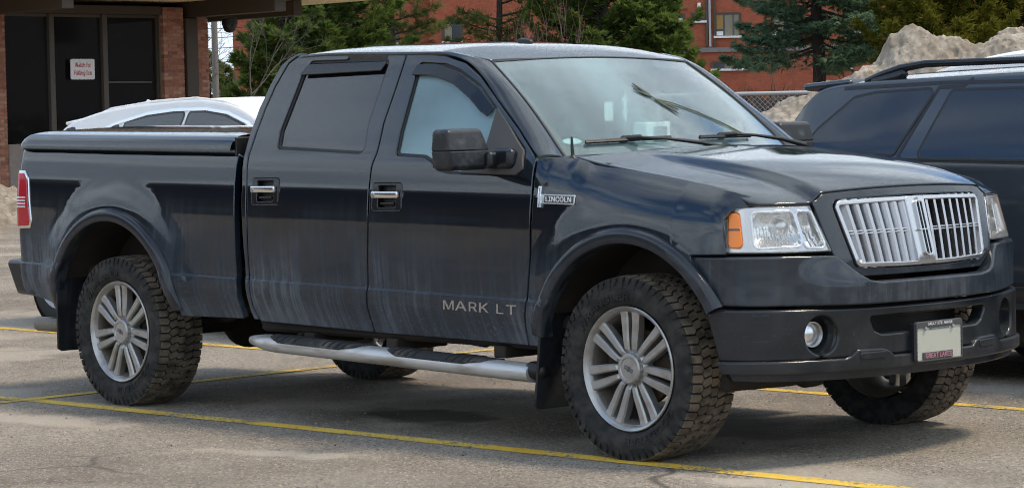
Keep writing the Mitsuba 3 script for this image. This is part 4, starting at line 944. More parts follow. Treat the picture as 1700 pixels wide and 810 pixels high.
line([(-4.49, -6.5), (-4.50, -1.3), (-4.56, 0), (-4.68, 1.7), (-4.7, 7.2)], .095, 'yellow line across the end of the stalls, under the pickup bed')
line([(-9.4, -1.35), (-4.57, -1.16)], .10, 'yellow stall line at the far left behind the pickup')
line([(-4.4, 4.45), (2.6, 4.42)], .10, 'yellow stall line beyond the navy car')
line([(-12, 4.55), (-4.75, 4.48)], .10, 'yellow stall line beyond the white car')
line([(-31.3, 9.0), (-30.4, 15.1), (-29.5, 22)], .16, 'far yellow line along the pavement by the storefront')
# pavement along the storefront
put(None, 'sidewalk', cat(bx(-33.2, -31.6, 2, 24.5, -.1, .14, .015), bx(-31.595, -31.45, 2, 24.5, -.1, .145, .02)), 'mat_stucco', kind='structure'); USED.add('sidewalk')

# ------------------------------------------------------------------ storefront building on the left
sf = thing('storefront', 'dark glass storefront with brick piers under a tan canopy, at the left', 'building')
XF = -33.0
def brick_pier(y0, y1, z0, z1, x1, seed):
    core = put(sf, 'pier', bx(x1 - .50, x1 - .012, y0 + .012, y1 - .012, 0, z1), 'mat_mortar')
    R_ = rs(seed); z = z0; row = 0
    while z < z1 - .04:
        y = y0 - (0 if row % 2 == 0 else .105)
        while y < y1 - .02:
            a, b = max(y, y0), min(y + .203, y1)
            if b - a > .03:
                o = R_.uniform(-.003, .003)
                put(core, 'brick', bx(x1 - .10, x1 + o, a + .003, b - .003, z, z + .058, .004), f'mat_brick_{R_.choice(4, p=[.4, .25, .2, .15])}')
            y += .213
        z += .068; row += 1
brick_pier(20.28, 20.76, 1.66, 3.84, XF, 1)
brick_pier(21.06, 21.34, 1.66, 3.66, XF, 2)
brick_pier(16.10, 16.80, .21, 3.84, XF, 3)
put(sf, 'pier_base', bx(XF - .5, XF + .02, 16.802, 17.12, 0, 1.32, .02), 'mat_stucco')
put(sf, 'wall', cat(bx(XF - .5, XF - .02, 2, 16.09, 0, 3.9), bx(XF - 12, XF - .6, 2, 2.3, 0, 3.9), bx(XF - 12, XF - .6, 21.0, 21.3, 0, 3.9), bx(XF - 12.3, XF - 12, 2, 21.3, 0, 3.9)), 'mat_stucco')
put(sf, 'sill_wall', bx(XF - .40, XF - .06, 17.12, 20.27, 0, .55, .01), 'mat_stucco')
put(sf, 'column', bx(XF - .30, XF + .06, 20.78, 21.05, 0, 3.64, .01), 'mat_brown_steel')
# glazing between the piers
ys = [16.81, 17.86, 19.03, 20.27]
put(sf, 'head_beam', bx(XF - .35, XF - .02, 16.81, 20.27, 3.70, 3.86, .01), 'mat_brown_steel')
for i, (a, b) in enumerate(zip(ys[:-1], ys[1:])):
    pn = put(sf, 'window', bx(XF - .20, XF - .19, a + .03, b - .03, .57, 3.69), 'mat_store_glass')
    put(pn, 'frame', cat(bx(XF - .24, XF - .14, a, a + .05, .56, 3.70, .006), bx(XF - .24, XF - .14, b - .05, b, .56, 3.70, .006), bx(XF - .24, XF - .142, a + .05, b - .05, .56, .61, .006), bx(XF - .24, XF - .142, a + .05, b - .05, 3.64, 3.70, .006)), 'mat_brown_steel' if i == 2 else 'mat_mullion')
for y in ys[1:3]: put(sf, 'mullion', bx(XF - .26, XF - .10, y - .055, y + .055, .56, 3.70, .008), 'mat_mullion')
put(sf, 'door_rail', bx(XF - .19, XF - .15, 19.1, 20.1, 2.42, 2.45), 'mat_mullion')
# roof slab with its tan underside and brown beams
rk = put(sf, 'canopy', bx(-46, -30.0, 1.5, 24.05, 3.955, 4.35, .02), 'mat_soffit')
put(rk, 'fascia', cat(bx(-30.0, -29.9, 1.4, 24.15, 3.99, 4.7), bx(-46, -30.01, 24.05, 24.15, 3.99, 4.7)), 'mat_brown_steel')
for y0, y1, xe, zb in ((16.18, 16.42, -30.2, 3.63), (20.86, 21.12, -30.3, 3.655), (22.45, 22.65, -31.75, 3.66), (11.2, 11.45, -30.3, 3.64)):
    put(sf, 'beam', bx(-36.5, xe, y0, y1, zb, 3.953, .008), 'mat_brown_steel')
put(sf, 'soffit_vent', cat(bx(-32.2, -31.6, 18.7, 19.5, 3.938, 3.954), *[bx(-32.15 + .09 * i, -32.10 + .09 * i, 18.75, 19.45, 3.93, 3.94) for i in range(6)]), 'mat_brown_steel')
# the warning notice on the glass
sg = thing('warning_sign', 'small white notice with red lettering, Watch for Falling Ice, on the storefront glass', 'sign')
put(sg, 'panel', vf(patch(rounded(sbox(18.235, 2.487, 18.765, 2.865), .03), lambda q: np.stack([0 * q[:, 0] + XF - .08, q[:, 0], q[:, 1]], 1), h=.1, r=.004, depth=.02)), 'mat_sign_white', smooth=40)
put(sg, 'lettering', text_on('Watch for', .080, (XF - .079, 18.325, 2.715), (0, 1, 0), (0, 0, 1), .003, width=.355, bold=True), 'mat_sign_red'); put(sg, 'lettering', text_on('Falling Ice', .080, (XF - .079, 18.305, 2.570), (0, 1, 0), (0, 0, 1), .003, width=.39, bold=True), 'mat_sign_red')
cmk = thing('security_camera', 'black dome camera hanging under the canopy beam beside the brick pier', 'security camera')
put(cmk, 'dome', xf(lathe([(0, -.15), (.06, -.138), (.11, -.10), (.135, -.04), (.14, 0)], 24, 'z'), None, (-32.6, 21.55, 3.50)), 'mat_gloss_black', smooth=40)
put(cmk, 'housing', xf(lathe([(.14, 0), (.155, .01), (.15, .12), (.08, .165), (0, .165)], 24, 'z'), None, (-32.6, 21.55, 3.50)), 'mat_black', smooth=40)

# ------------------------------------------------------------------ red brick building far behind the trees
rb_ = thing('brick_building', 'large red brick building behind the trees, with a grey band above its low basement windows', 'building')
RB0 = np.array([7.94, -9.06]) + np.array([-.7307, .6827]) * 122; RD = np.array([.6827, .7307]); RN = np.array([.7307, -.6827])
def rbx(a0, a1, o0, o1, z0, z1):      # box on the facade: along, outwards, up
    m = trimesh.creation.box(extents=(a1 - a0, o1 - o0, z1 - z0)); v = np.asarray(m.vertices) + [(a0 + a1) / 2, (o0 + o1) / 2, (z0 + z1) / 2]
    return np.c_[RB0[0] + RD[0] * v[:, 0] + RN[0] * v[:, 1], RB0[1] + RD[1] * v[:, 0] + RN[1] * v[:, 1], v[:, 2]], np.array(m.faces)[:, ::-1]
put(rb_, 'wall', cat(rbx(-12.747, -3.578, -14, -.6, -1, 16), rbx(-3.578, 51.716, -14, 0, -1, 16)), 'mat_red_brick')
put(rb_, 'band', rbx(7.548, 51.716, 0, .12, 4.672, 4.882), 'mat_concrete_band')
put(rb_, 'roof', cat(rbx(-12.859, -3.634, -14, -.4, 16, 16.4), rbx(-3.634, 51.855, -14, .2, 16.003, 16.4)), 'mat_concrete_band')
def rwin(a0, z1, a1, z0, panes, o=0.):      # metres along the wall and up
    w = put(rb_, 'window', rbx(a0, a1, o + .01, o + .03, z0, z1), 'mat_far_glass')
    put(w, 'frame', cat(rbx(a0 - .06, a0 + .05, o + .012, o + .07, z0, z1), rbx(a1 - .05, a1 + .06, o + .012, o + .07, z0, z1), rbx(a0 + .05, a1 - .05, o + .013, o + .07, z1 - .07, z1 + .03)), 'mat_brown_steel')
    put(w, 'sill', rbx(a0 - .08, a1 + .08, o + .013, o + .16, z0 - .10, z0), 'mat_white_trim')
    for p0, p1, q0, q1, m in panes:
        put(w, 'pane', rbx(a0 + (a1 - a0) * p0 + .06, a0 + (a1 - a0) * p1 - .03, o + .031, o + .045, z1 + (z0 - z1) * q1 + .03, z1 + (z0 - z1) * q0 - .08), m)
rwin(9.644, 6.460, 10.790, 5.412, [(0, .34, 0, .72, 'mat_far_amber'), (0, .34, .72, 1, 'mat_white_trim'), (.34, .72, 0, 1, 'mat_far_blind'), (.72, 1, 0, 1, 'mat_far_blind')])
rwin(9.477, 4.222, 11.182, 3.900, [(.3, .62, 0, 1, 'mat_far_blind'), (.86, 1, 0, 1, 'mat_far_blind')])
rwin(14.760, 4.213, 15.878, 3.850, [(0, .5, 0, 1, 'mat_far_blind'), (.5, 1, 0, 1, 'mat_galv')])
rwin(7.883, 6.465, 8.191, 6.045, [(0, 1, .3, 1, 'mat_white_trim')]); rwin(8.610, 6.503, 9.169, 6.139, [])
rwin(-11.685, 6.010, -10.902, 5.283, [(0, .5, 0, 1, 'mat_far_blind'), (.5, 1, 0, 1, 'mat_far_blind')], -.6); rwin(-8.107, 6.380, -7.268, 5.402, [(0, .5, 0, 1, 'mat_far_blind')], -.6); rwin(-5.870, 6.389, -5.088, 5.439, [(0, .5, 0, 1, 'mat_far_blind')], -.6)
rwin(-2.935, 6.382, -2.097, 5.432, [(0, .5, 0, 1, 'mat_far_blind')]); rwin(4.193, 6.398, 5.032, 5.503, [(0, .5, 0, 1, 'mat_far_blind')]); rwin(12.300, 6.558, 13.418, 5.495, [(0, .5, 0, 1, 'mat_far_blind')]); rwin(16.074, 6.563, 17.052, 5.528, [(0, .5, 0, 1, 'mat_far_blind')])
for a, z0, m in ((9.253, 4.929, 'mat_brown_steel'), (9.393, 4.926, 'mat_galv'), (9.616, 4.922, 'mat_brown_steel'), (16.297, 4.779, 'mat_brown_steel')): put(rb_, 'downpipe', rbx(a - .05, a + .05, .0, .12, z0, 15), m)
put(rb_, 'wall_light', rbx(8.834, 8.973, 0, .2, 6.712, 6.950), 'mat_sign_white')
put(rb_, 'wall_pipe', cat(rbx(7.771, 8.386, .02, .10, 6.659, 6.701), rbx(7.743, 7.799, .02, .10, 5.995, 6.708)), 'mat_brown_steel')

# ------------------------------------------------------------------ chain link fence, dry hedge
fn_ = thing('chain_link_fence', 'grey chain link fence with a top rail running behind the snow heap', 'fence')
FA, FB = np.array([-23.2, 19.2]), np.array([-11.0, 32.2])
fl = np.linalg.norm(FB - FA); fd = (FB - FA) / fl
def fp(s, z): return (*(FA + fd * s), z)
put(fn_, 'top_rail', tube([fp(0, 1.89), fp(fl, 1.89)], .034, 10), 'mat_galv', smooth=40)
for s in np.arange(0, fl, 3.0): put(fn_, 'post', tube([fp(s, 0), fp(s, 1.96)], .032, 10), 'mat_galv', smooth=40)
wires = []
for s in np.arange(-1.8, fl, .085):
    for sg in (1, -1):
        a, b = (s, s + 1.8) if sg > 0 else (s + 1.8, s)
        a2, b2 = np.clip(a, 0, fl), np.clip(b, 0, fl)
        if abs(a2 - b2) < .05: continue
        za = .05 + (a2 - a) / (b - a) * 1.8; zb2 = .05 + (b2 - a) / (b - a) * 1.8
        wires.append(tube([fp(a2, za), fp(b2, zb2)], .004, 3, caps=False))
put(fn_, 'wire_mesh', cat(*wires), 'mat_galv', kind='stuff')

def sprays(C, D, L, tmpl, R_, roll=None):
    """copies of a small spray (in its own x-forward frame) at centres C, along D, of length L"""
    n = len(C); D = D / (np.linalg.norm(D, axis=1, keepdims=True) + 1e-9)
    up = np.tile([0, 0, 1.0], (n, 1)) + R_.normal(0, .5, (n, 3)); Y = np.cross(up, D); Y /= np.linalg.norm(Y, axis=1, keepdims=True) + 1e-9; Zz = np.cross(D, Y)
    tv, tf = tmpl
    V = C[:, None] + L[:, None, None] * (tv[None, :, :1] * D[:, None] + tv[None, :, 1:2] * Y[:, None] + tv[None, :, 2:] * Zz[:, None])
    F = tf[None] + (np.arange(n) * len(tv))[:, None, None]
    return V.reshape(-1, 3), F.reshape(-1, 3)
def spray_tmpl(k, spread, w, droop=0, seed=0):
    R_ = rs(seed); V, F = [], []
    for i in range(k):
        a = (i / (k - 1) - .5) * 2 * spread; l = R_.uniform(.7, 1.0) * (1 - .25 * abs(a)); b0 = .25 * i / k
        d = np.array([math.cos(a), math.sin(a), R_.uniform(-.22, .22)]); s = np.array([-math.sin(a), math.cos(a), R_.uniform(-.6, .6)]) * w
        o = np.array([b0 * .5, 0, 0]); tip = o + d * l + [0, 0, -droop * l]
        m = o + d * l * .5 + [0, 0, -droop * l * .3]
        j = len(V); V += [o, m + s, tip, m - s]; F += [[j, j + 1, j + 2], [j, j + 2, j + 3]]
    return np.array(V), np.array(F)
def limb_tubes(limbs, n=5): return cat(*[tube(p, r, n, caps=False) for p, r in limbs])

def conifer(name, label, base, H, z0, rad, leafmat, seed, kind, nl=60, dens=70, trunk=.16, group=None, top_pow=.8, gap=.0, lean_=(0, 0)):
    R_ = rs(seed); t = thing(name, label, 'tree', group); b = np.array([base[0], base[1], 0.])
    ln = np.array([lean_[0], lean_[1], 0.])
    zs = np.linspace(0, H, 9); tr = [b + ln * (z / H) + [R_.normal(0, .03), R_.normal(0, .03), z] for z in zs]
    put(t, 'trunk', tube(tr, np.linspace(trunk, .02, 9), 9), 'mat_bark', smooth=60)
    limbs, C, D, Ls = [], [], [], []
    for i in range(nl):
        f = (i + R_.uniform(0, 1)) / nl; z = z0 + (H - z0) * f ** 1.05
        if R_.uniform() < gap: continue
        az = i * 2.399 + R_.normal(0, .5); rr = rad * max(.08, (1 - (z - z0 * .6) / (H - z0 * .6)) ** top_pow) * R_.uniform(.62, 1.15)
        d = np.array([math.cos(az), math.sin(az), 0])
        if kind == 'spruce': zz = lambda q: -.30 * rr * q + .22 * rr * q ** 3
        elif kind == 'cedar': zz = lambda q: .10 * rr * q + .42 * rr * q ** 2
        else: zz = lambda q: .18 * rr * q + .1 * rr * q ** 2
        p0 = b + ln * (z / H) + [0, 0, z]
        pts = [p0 + d * rr * q + [0, 0, zz(q)] + R_.normal(0, .03, 3) * q for q in np.linspace(0, 1, 6)]
        limbs.append((pts, np.linspace(.012 + .014 * rr, .004, 6)))
        m = int(1.75 * dens * (.4 + rr / rad)); q = R_.uniform(.16, 1.05, m) ** .75
        P_ = np.array([np.interp(q, np.linspace(0, 1, 6), np.array(pts)[:, k]) for k in range(3)]).T
        side = R_.normal(0, 1, (m, 3)) * np.array([1, 1, .30]); perp = side - np.outer(side @ d, d)
        w = .30 * rr * np.sqrt(q) * (1.08 - q) + .08
        P_ = P_ + perp * w[:, None] * .75
        dd = d * .8 + perp * .8 + R_.normal(0, .25, (m, 3)) + np.array([0, 0, {'spruce': -.38, 'cedar': .55, 'thin': .25}[kind]])
        C.append(P_); D.append(dd); Ls.append(R_.uniform(.6, 1.2, m))
    put(t, 'limbs', limb_tubes(limbs), 'mat_bark', smooth=60, kind='stuff')
    C, D, Ls = np.vstack(C), np.vstack(D), np.concatenate(Ls)
    tm = {'spruce': spray_tmpl(7, .75, .055, .12, seed), 'cedar': spray_tmpl(6, .62, .075, 0, seed), 'thin': spray_tmpl(6, .8, .05, 0, seed)}[kind]
    put(t, 'crown', sprays(C, D, Ls * {'spruce': .25, 'cedar': .25, 'thin': .24}[kind], tm, R_), leafmat)
    return t
conifer('cedar_tree', 'dense dark green cedar tree rising behind the rear of the pickup cab', (-43.23, 32.75), 9.5, 1.5, 2.3, 'mat_cedar', 11, 'cedar', nl=130, dens=75, trunk=.2)
conifer('cedar_tree', 'dark green cedar tree with a ragged left side beside the storefront canopy', (-42.50, 30.61), 6.6, 1.15, 1.55, 'mat_cedar', 12, 'cedar', nl=85, dens=70, trunk=.14)
conifer('cedar_tree', 'cedar tree between the pickup cab roof and the brick building, second cedar from the left', (-45.29, 36.40), 10, 1.9, 2.1, 'mat_cedar_thin', 13, 'thin', nl=80, dens=60, trunk=.2, gap=.25)
conifer('pine_tree', 'thin see-through green pine with red brick showing between its branches', (-41.82, 37.18), 9.5, 1.2, 2.2, 'mat_cedar_thin', 14, 'thin', nl=75, dens=62, trunk=.13, gap=.15)
conifer('cedar_tree', 'broad dense dark green cedar tree above the windshield', (-39.28, 38.43), 9.5, 1.2, 2.7, 'mat_cedar', 15, 'cedar', nl=150, dens=85, trunk=.2)
conifer('cedar_tree', 'green cedar boughs reaching right over the windshield corner', (-37.65, 38.72), 5.2, 1.5, 1.55, 'mat_cedar', 16, 'cedar', nl=80, dens=65, trunk=.13)
conifer('spruce_tree', 'blue green spruce with drooping boughs and a bare lower trunk, left of the snow heap', (-37.54, 44.68), 12, 3.15, 2.75, 'mat_spruce', 17, 'spruce', nl=120, dens=110, trunk=.22)
conifer('golden_cedar', 'yellow green cedar standing behind the snow heap at the right', (-32.90, 43.80), 8.5, 1.8, 2.2, 'mat_cedar_gold', 18, 'cedar', nl=130, dens=80, trunk=.2)
conifer('golden_cedar', 'yellow green cedar at the top right corner behind the snow heap', (-32.75, 46.88), 8.5, 1.8, 2.4, 'mat_cedar_gold', 19, 'cedar', nl=130, dens=80, trunk=.2)

def bare(name, label, catg, base, H, seed, depth, bsdf, n0=1, spread=.55, r0=.06, up=.25, group=None, sub=3):
    R_ = rs(seed); L = []
    def go(p, d, l, r, k):
        pts = [p]; q = p
        for s in range(4):
            d = d + R_.normal(0, .10, 3) + [0, 0, up * .08]; d /= np.linalg.norm(d); q = q + d * l / 4; pts.append(q)
        L.append((pts, np.linspace(r, r * .6, 5)))
        if k == 0: return
        for _ in range(sub if k > 1 else sub + 1):
            f = R_.uniform(.3, 1.0); i = min(3, int(f * 4)); p1 = pts[i] + (pts[i + 1] - pts[i]) * (f * 4 - i if f < 1 else 1)
            e = d + R_.normal(0, spread, 3); e[2] += up; e /= np.linalg.norm(e); go(p1, e, l * R_.uniform(.5, .8), r * .55, k - 1)
    for _ in range(n0):
        d = np.array([R_.normal(0, .12 if n0 == 1 else .35), R_.normal(0, .12 if n0 == 1 else .35), 1.0]); d /= np.linalg.norm(d)
        go(np.array([base[0] + R_.normal(0, .05 * n0 ** .5), base[1] + R_.normal(0, .05 * n0 ** .5), 0.]), d, H * .5, r0, depth)
    t = thing(name, label, catg, group)
    put(t, 'trunk', limb_tubes(L[:max(1, n0)]), bsdf, smooth=60); put(t, 'branches', limb_tubes(L[max(1, n0):], 4), bsdf, kind='stuff')
bare('bare_tree', 'bare grey tree right of the dome camera, in front of the red building corner', 'tree', (-41.41, 28.85), 5.0, 21, 5, 'mat_twig', r0=.03, spread=.6, sub=3)
bare('bare_tree', 'leafless pale tree left of the utility pole, beside the brick pier', 'tree', (-56.68, 38.84), 6.5, 22, 4, 'mat_twig', r0=.05, spread=.5)
bare('bare_tree', 'leafless tree right of the utility pole, against the sky gap', 'tree', (-65.89, 46.55), 6.0, 23, 4, 'mat_twig', r0=.045, spread=.5)
bare('bare_shrub', 'pinkish bare twiggy shrub just above the pickup roof', 'shrub', (-33.89, 31.03), 3.9, 24, 3, 'mat_twig_pink', n0=12, r0=.018, spread=.22, up=.5, sub=3)
bare('bare_shrub', 'bare grey twigs below the spruce, behind the fence', 'shrub', (-28.97, 33.37), 2.9, 25, 3, 'mat_twig', n0=6, r0=.012, spread=.25, up=.4, sub=2)
conifer('green_shrub', 'small grey green conifer low in the gap beside the brick pier', (-69.53, 48.50), 4.4, .3, 1.5, 'mat_cedar_thin', 26, 'thin', nl=60, dens=50, trunk=.08)
conifer('green_shrub', 'small grey green conifer low in the gap, right of the utility pole', (-69.95, 49.52), 3.9, .3, 1.1, 'mat_cedar_thin', 27, 'thin', nl=60, dens=45, trunk=.08)
pb = (-62.95, 43.83)
up_ = thing('utility_pole', 'weathered wooden utility pole in the gap between storefront and brick building', 'utility pole')
put(up_, 'pole', tube([(pb[0], pb[1], 0), (pb[0], pb[1], 9.5)], [.12, .09], 12), 'mat_wood_pole', smooth=50)
put(up_, 'crossarm', bx(pb[0] - .9, pb[0] + .9, pb[1] - .06, pb[1] + .06, 8.7, 8.84), 'mat_wood_pole')
wr = thing('overhead_wires', 'thin overhead wires crossing the sky gap by the utility pole', 'wires')
for i, z in enumerate((4.9, 4.6, 4.25)): put(wr, 'wire', tube([(*(-64.55, 42.12), z + .1), (*(-62.95, 43.83), z), (*(-60.83, 46.10), z + .12)], .012, 5), 'mat_black')
# dry hedge behind the fence
R_ = rs(31); n = 9000; s = R_.uniform(0, fl, n); w = R_.normal(0, .35, n) + 1.3; z = R_.uniform(0, 1, n) ** .8 * 1.72
nn_ = np.array([-fd[1], fd[0]])
C = np.c_[FA[0] + fd[0] * s + nn_[0] * w, FA[1] + fd[1] * s + nn_[1] * w, z]; D = R_.normal(0, .5, (n, 3)) + [0, 0, .8]
put(None, 'dry_hedge', sprays(C, D, R_.uniform(.2, .5, n), spray_tmpl(6, .5, .03, 0, 5), R_), 'mat_hedge', kind='stuff', label='brown leafless hedge behind the chain link fence'); USED.add('dry_hedge'); labels['dry_hedge']['category'] = 'hedge'

# ------------------------------------------------------------------ heaps of dirty snow
def heap(name, label, us, tops, O, dx, dy, wid, n=(150, 60), seed=3, rough=.22):
    """ridge along dx from O: us = positions in metres, tops = ridge heights"""
    a = np.linspace(us[0], us[-1], n[0]); b = np.linspace(-1, 1, n[1]); A, B = np.meshgrid(a, b, indexing='ij')
    top = np.interp(A, us, tops); k = np.clip(1 - np.abs(B) ** 1.6, 0, 1) ** .75
    p = np.stack([A * 1.3, B * wid * 1.3, 0 * A], -1)
    H_ = top * k * (.90 + .2 * meshkit.fbm(p * 1.1, 3, seed))
    jx = (meshkit.fbm(p * 2.3 + 5, 4, seed + 1) - .5); jz = (meshkit.fbm(p * 3.1 + 9, 4, seed + 2) - .5)
    H_ = H_ + jz * rough * np.minimum(1, k * 2) + ((meshkit.noise(p * 14, seed + 4) - .5) * .34 + (meshkit.fbm(p * 5.5, 3, seed + 5) - .5) * .6) * rough * np.minimum(1, k * 2)
    off = B * wid + jx * rough * 1.5
    X = O[0] + dx[0] * A + dy[0] * off; Y = O[1] + dx[1] * A + dy[1] * off
    V = np.stack([X, Y, np.maximum(H_, 0) - .02], -1).reshape(-1, 3); m1 = n[1]
    i = (np.arange(n[0] - 1)[:, None] * m1 + np.arange(m1 - 1)).ravel()
    F = np.vstack([np.stack([i, i + m1, i + m1 + 1], 1), np.stack([i, i + m1 + 1, i + 1], 1)])
    nz_ = np.cross(V[F[0, 1]] - V[F[0, 0]], V[F[0, 2]] - V[F[0, 0]])[2]
    if nz_ < 0: F = F[:, ::-1]
    single(name, (V, F), 'mat_snow', label, 'snow heap', smooth=45)
HO, ux, uy = (-12.744, 14.157), (0.6830, 0.7304), (-0.7304, 0.6830)
hu = [np.float64(-0.36), np.float64(0.0), np.float64(0.28), np.float64(0.6), np.float64(0.96), np.float64(1.24), np.float64(1.51), np.float64(1.61), np.float64(1.66), np.float64(1.88), np.float64(2.1), np.float64(2.17), np.float64(2.31), np.float64(2.56), np.float64(2.84), np.float64(3.2), np.float64(3.91), np.float64(5.33), np.float64(7.46)]
ht = [1.441, 1.54, 1.633, 1.74, 1.874, 1.968, 2.062, 2.202, 2.271, 2.324, 2.333, 2.289, 2.3, 2.38, 2.474, 2.58, 2.707, 2.634, 2.304]      # ridge heights in metres
heap('snow_heap', 'big heap of dirty grey brown snow behind the navy car', hu, ht, HO, ux, uy, 1.9, n=(620, 150), seed=7, rough=.17)
heap('snow_heap', 'low heap of dirty snow by the storefront pavement, at the left edge', [0, .5, 1.2, 2.2, 2.8, 3.3], [.0, .45, .62, .58, .36, .03], (-31.0, 13.3), (.12, .99), (-.99, .12), .9, n=(80, 40), seed=9, rough=.3)

# ------------------------------------------------------------------ other cars
def car(name, label, X0, Y0, Lc, W, prof, belt, hw, roofw, bsdf, wins, ws, rw, wheel_x, R=.35, zs=.30, catg='car', flipx=False, gaps=(), extra=None, crown=.055):
    """body shell by sections; prof = top line (x, z); wins = side glass polygons in (x, z)"""
    hw_ = W / 2; ztop = PchipInterpolator(*np.array(prof).T); bl = PchipInterpolator(*np.array(belt).T)
    plan = PchipInterpolator([0, .04, .15, .4, 1.0, Lc - 1.0, Lc - .45, Lc - .15, Lc - .04, Lc], [.60, .72, .88, .985, 1, 1, .955, .86, .74, .62])
    def hfun(x, z):
        zb = bl(x); zt = np.maximum(ztop(x), zb + .02)
        lo = PchipInterpolator([0, .3, .42, .6, .85, 1.0], [.90, .93, .985, 1.0, .985, .955])(np.clip(z / np.maximum(zb, .1), 0, 1))
        up = lo - (lo - roofw) * np.clip((z - zb) / np.maximum(1.70 - zb, .05), 0, 1.3) ** 1.08
        h = np.where(z > zb, up, lo) * hw_ * plan(np.clip(x, 0, Lc))
        for wx in wheel_x:
            r = np.hypot(x - wx, z - R); h = h + .018 * (1 - sst(R + .05, R + .12, r))
        return h
    def body(q):
        x, t = q[:, 0], q[:, 1]; zt = ztop(x); ze = zt - crown * np.clip((zt - zs) / .6, .2, 1); tt = np.clip(np.abs(t) , 0, 1)
        zz = zs + (ze - zs) * np.clip(tt / .62, 0, 1); yy = hfun(x, zz); k = np.clip((tt - .62) / .38, 0, 1)
        y = np.where(tt > .62, yy * (1 - k), yy); z = np.where(tt > .62, ze + (zt - ze) * (1 - (1 - k) ** 2.6), zz)
        return np.stack([X0 + (Lc - x if flipx else x), Y0 - y * np.sign(t + 1e-12), z], 1)
    xs = np.unique(np.r_[np.linspace(0, .2, 9), np.linspace(.2, 1.4, 26), np.linspace(1.4, Lc - 1.2, 34), np.linspace(Lc - 1.2, Lc, 20)])
    ts = np.r_[np.linspace(0, .60, 26), .61, .62, .63, .65, np.linspace(.68, 1, 10)]
    parts = []
    for sg in (-1, 1):
        m = grid(lambda q: body(np.c_[q[:, 0], sg * np.maximum(q[:, 1], 1e-6)]), xs, ts)
        c = m[0] - [X0 + Lc / 2, Y0, .9]
        if (m[2] * c).sum() < 0: m = (m[0], m[1][:, ::-1], -m[2])
        cen = m[0][m[1]].mean(1); lx = (X0 + Lc - cen[:, 0]) if flipx else cen[:, 0] - X0
        keep = np.ones(len(m[1]), bool)
        for wx in wheel_x: keep &= ~((np.hypot(lx - wx, cen[:, 2] - R) < R + .055) & (np.abs(cen[:, 1] - Y0) > hw_ * .7))
        parts.append((m[0], m[1][keep], m[2]))
    V = np.vstack([p[0] for p in parts]); F = np.vstack([parts[0][1], parts[1][1] + len(parts[0][0])]); N = np.vstack([p[2] for p in parts])
    t = thing(name, label, catg); put(t, 'body', (V, F, N), bsdf)
    put(t, 'underbody', bx(X0 + .25, X0 + Lc - .25, Y0 - hw_ * .78, Y0 + hw_ * .78, .20, zs + .25, .03), 'mat_under')
    # end caps
    for xe, s in ((0.004, -1), (Lc - .004, 1)):
        zt = float(ztop(xe)); w_ = float(hfun(np.array([xe]), np.array([.6]))[0]); xx = X0 + (Lc - xe if flipx else xe)
        put(t, 'bumper', bx(xx - .05, xx + .05, Y0 - w_ * .98, Y0 + w_ * .98, zs, max(zt - .02, zs + .1), .03), bsdf)
    def sf_(off, sg=1):
        return lambda q: np.stack([X0 + (Lc - q[:, 0] if flipx else q[:, 0]), Y0 - sg * (hfun(q[:, 0], q[:, 1]) + off), q[:, 1]], 1)
    sgn = -1 if flipx else 1
    for P_ in wins:
        P_ = rounded(Polygon(P_), .03)
        for sg in (1, -1):
            w = put(t, 'window', patch(P_, sf_(.004, sg), h=.05, r=.003, depth=.012, sgn=sgn * sg), 'mat_tint')
            put(w, 'seal', patch(P_.buffer(.014).difference(P_.buffer(-.003)), sf_(.005, sg), h=.05, r=.002, depth=.008, sgn=sgn * sg), 'mat_black')
    for g_ in gaps:
        for sg in (1, -1): put(t, 'door_gap', patch(shapely.geometry.LineString(g_).buffer(.010, cap_style=2), sf_(.0018, sg), h=.04, r=0, depth=.003, sgn=sgn * sg), 'mat_black')
    top = lambda off: (lambda q: np.stack([X0 + (Lc - q[:, 0] if flipx else q[:, 0]), Y0 - q[:, 1], ztop(q[:, 0]) - crown * (np.abs(q[:, 1]) / (roofw * hw_)) ** 2.6 + off], 1))
    for nm, (xa, xb) in (('windshield', ws), ('rear_window', rw)):
        a, b = roofw * hw_ * .94, hw_ * .86
        (ya, yb) = (a, b) if nm == 'windshield' else (b, a)
        P_ = rounded(Polygon([(xa, -ya), (xb, -yb), (xb, yb), (xa, ya)]), .04)
        m = patch(P_, top(.006), h=.05, r=.003, depth=.012); 
        if m[2][:, 2].mean() < 0: m = (m[0], m[1][:, ::-1], -m[2])
        put(t, nm, m, 'mat_tint')
    for wx in wheel_x:
        for sg in (1, -1):
            xx = X0 + (Lc - wx if flipx else wx); yo = Y0 - sg * (hw_ - .02); yi = Y0 - sg * (hw_ - .23)
            A = np.diag([1, sg, 1.])
            ty = xf(lathe([(R * .64, 0), (R * .68, -.008), (R * .86, -.012), (R * .97, .01), (R, .04), (R, .18), (R * .95, .21), (R * .6, .21)], 40), A, (xx, yo, R - .003))
            w = put(t, 'wheel', ty, 'mat_rubber', smooth=40)
            rimm = [xf(lathe([(R * .58, .10), (R * .62, .01), (R * .66, -.004), (R * .64, -.012), (R * .60, -.004), (R * .57, .02)], 40), A, (xx, yo, R))]
            put(w, 'rim', rimm[0], 'mat_alloy', smooth=40)
            for k in range(5):
                aa = math.radians(90 + 72 * k); c_, s_ = math.cos(aa), math.sin(aa); Rm = np.array([[c_, 0, -s_], [0, 1, 0], [s_, 0, c_]])
                put(w, 'spoke', xf(xf(bx(.03, R * .61, .004, .03, -.032, .032, .006), Rm), A, (xx, yo, R)), 'mat_alloy')
            put(w, 'hub', xf(lathe([(0, -.004), (.045, -.002), (.055, .02)], 20), A, (xx, yo, R)), 'mat_alloy', smooth=40)
            aa_ = np.linspace(math.radians(-8), math.radians(188), 30); zz_ = np.maximum(R + (R + .052) * np.sin(aa_), zs + .02)
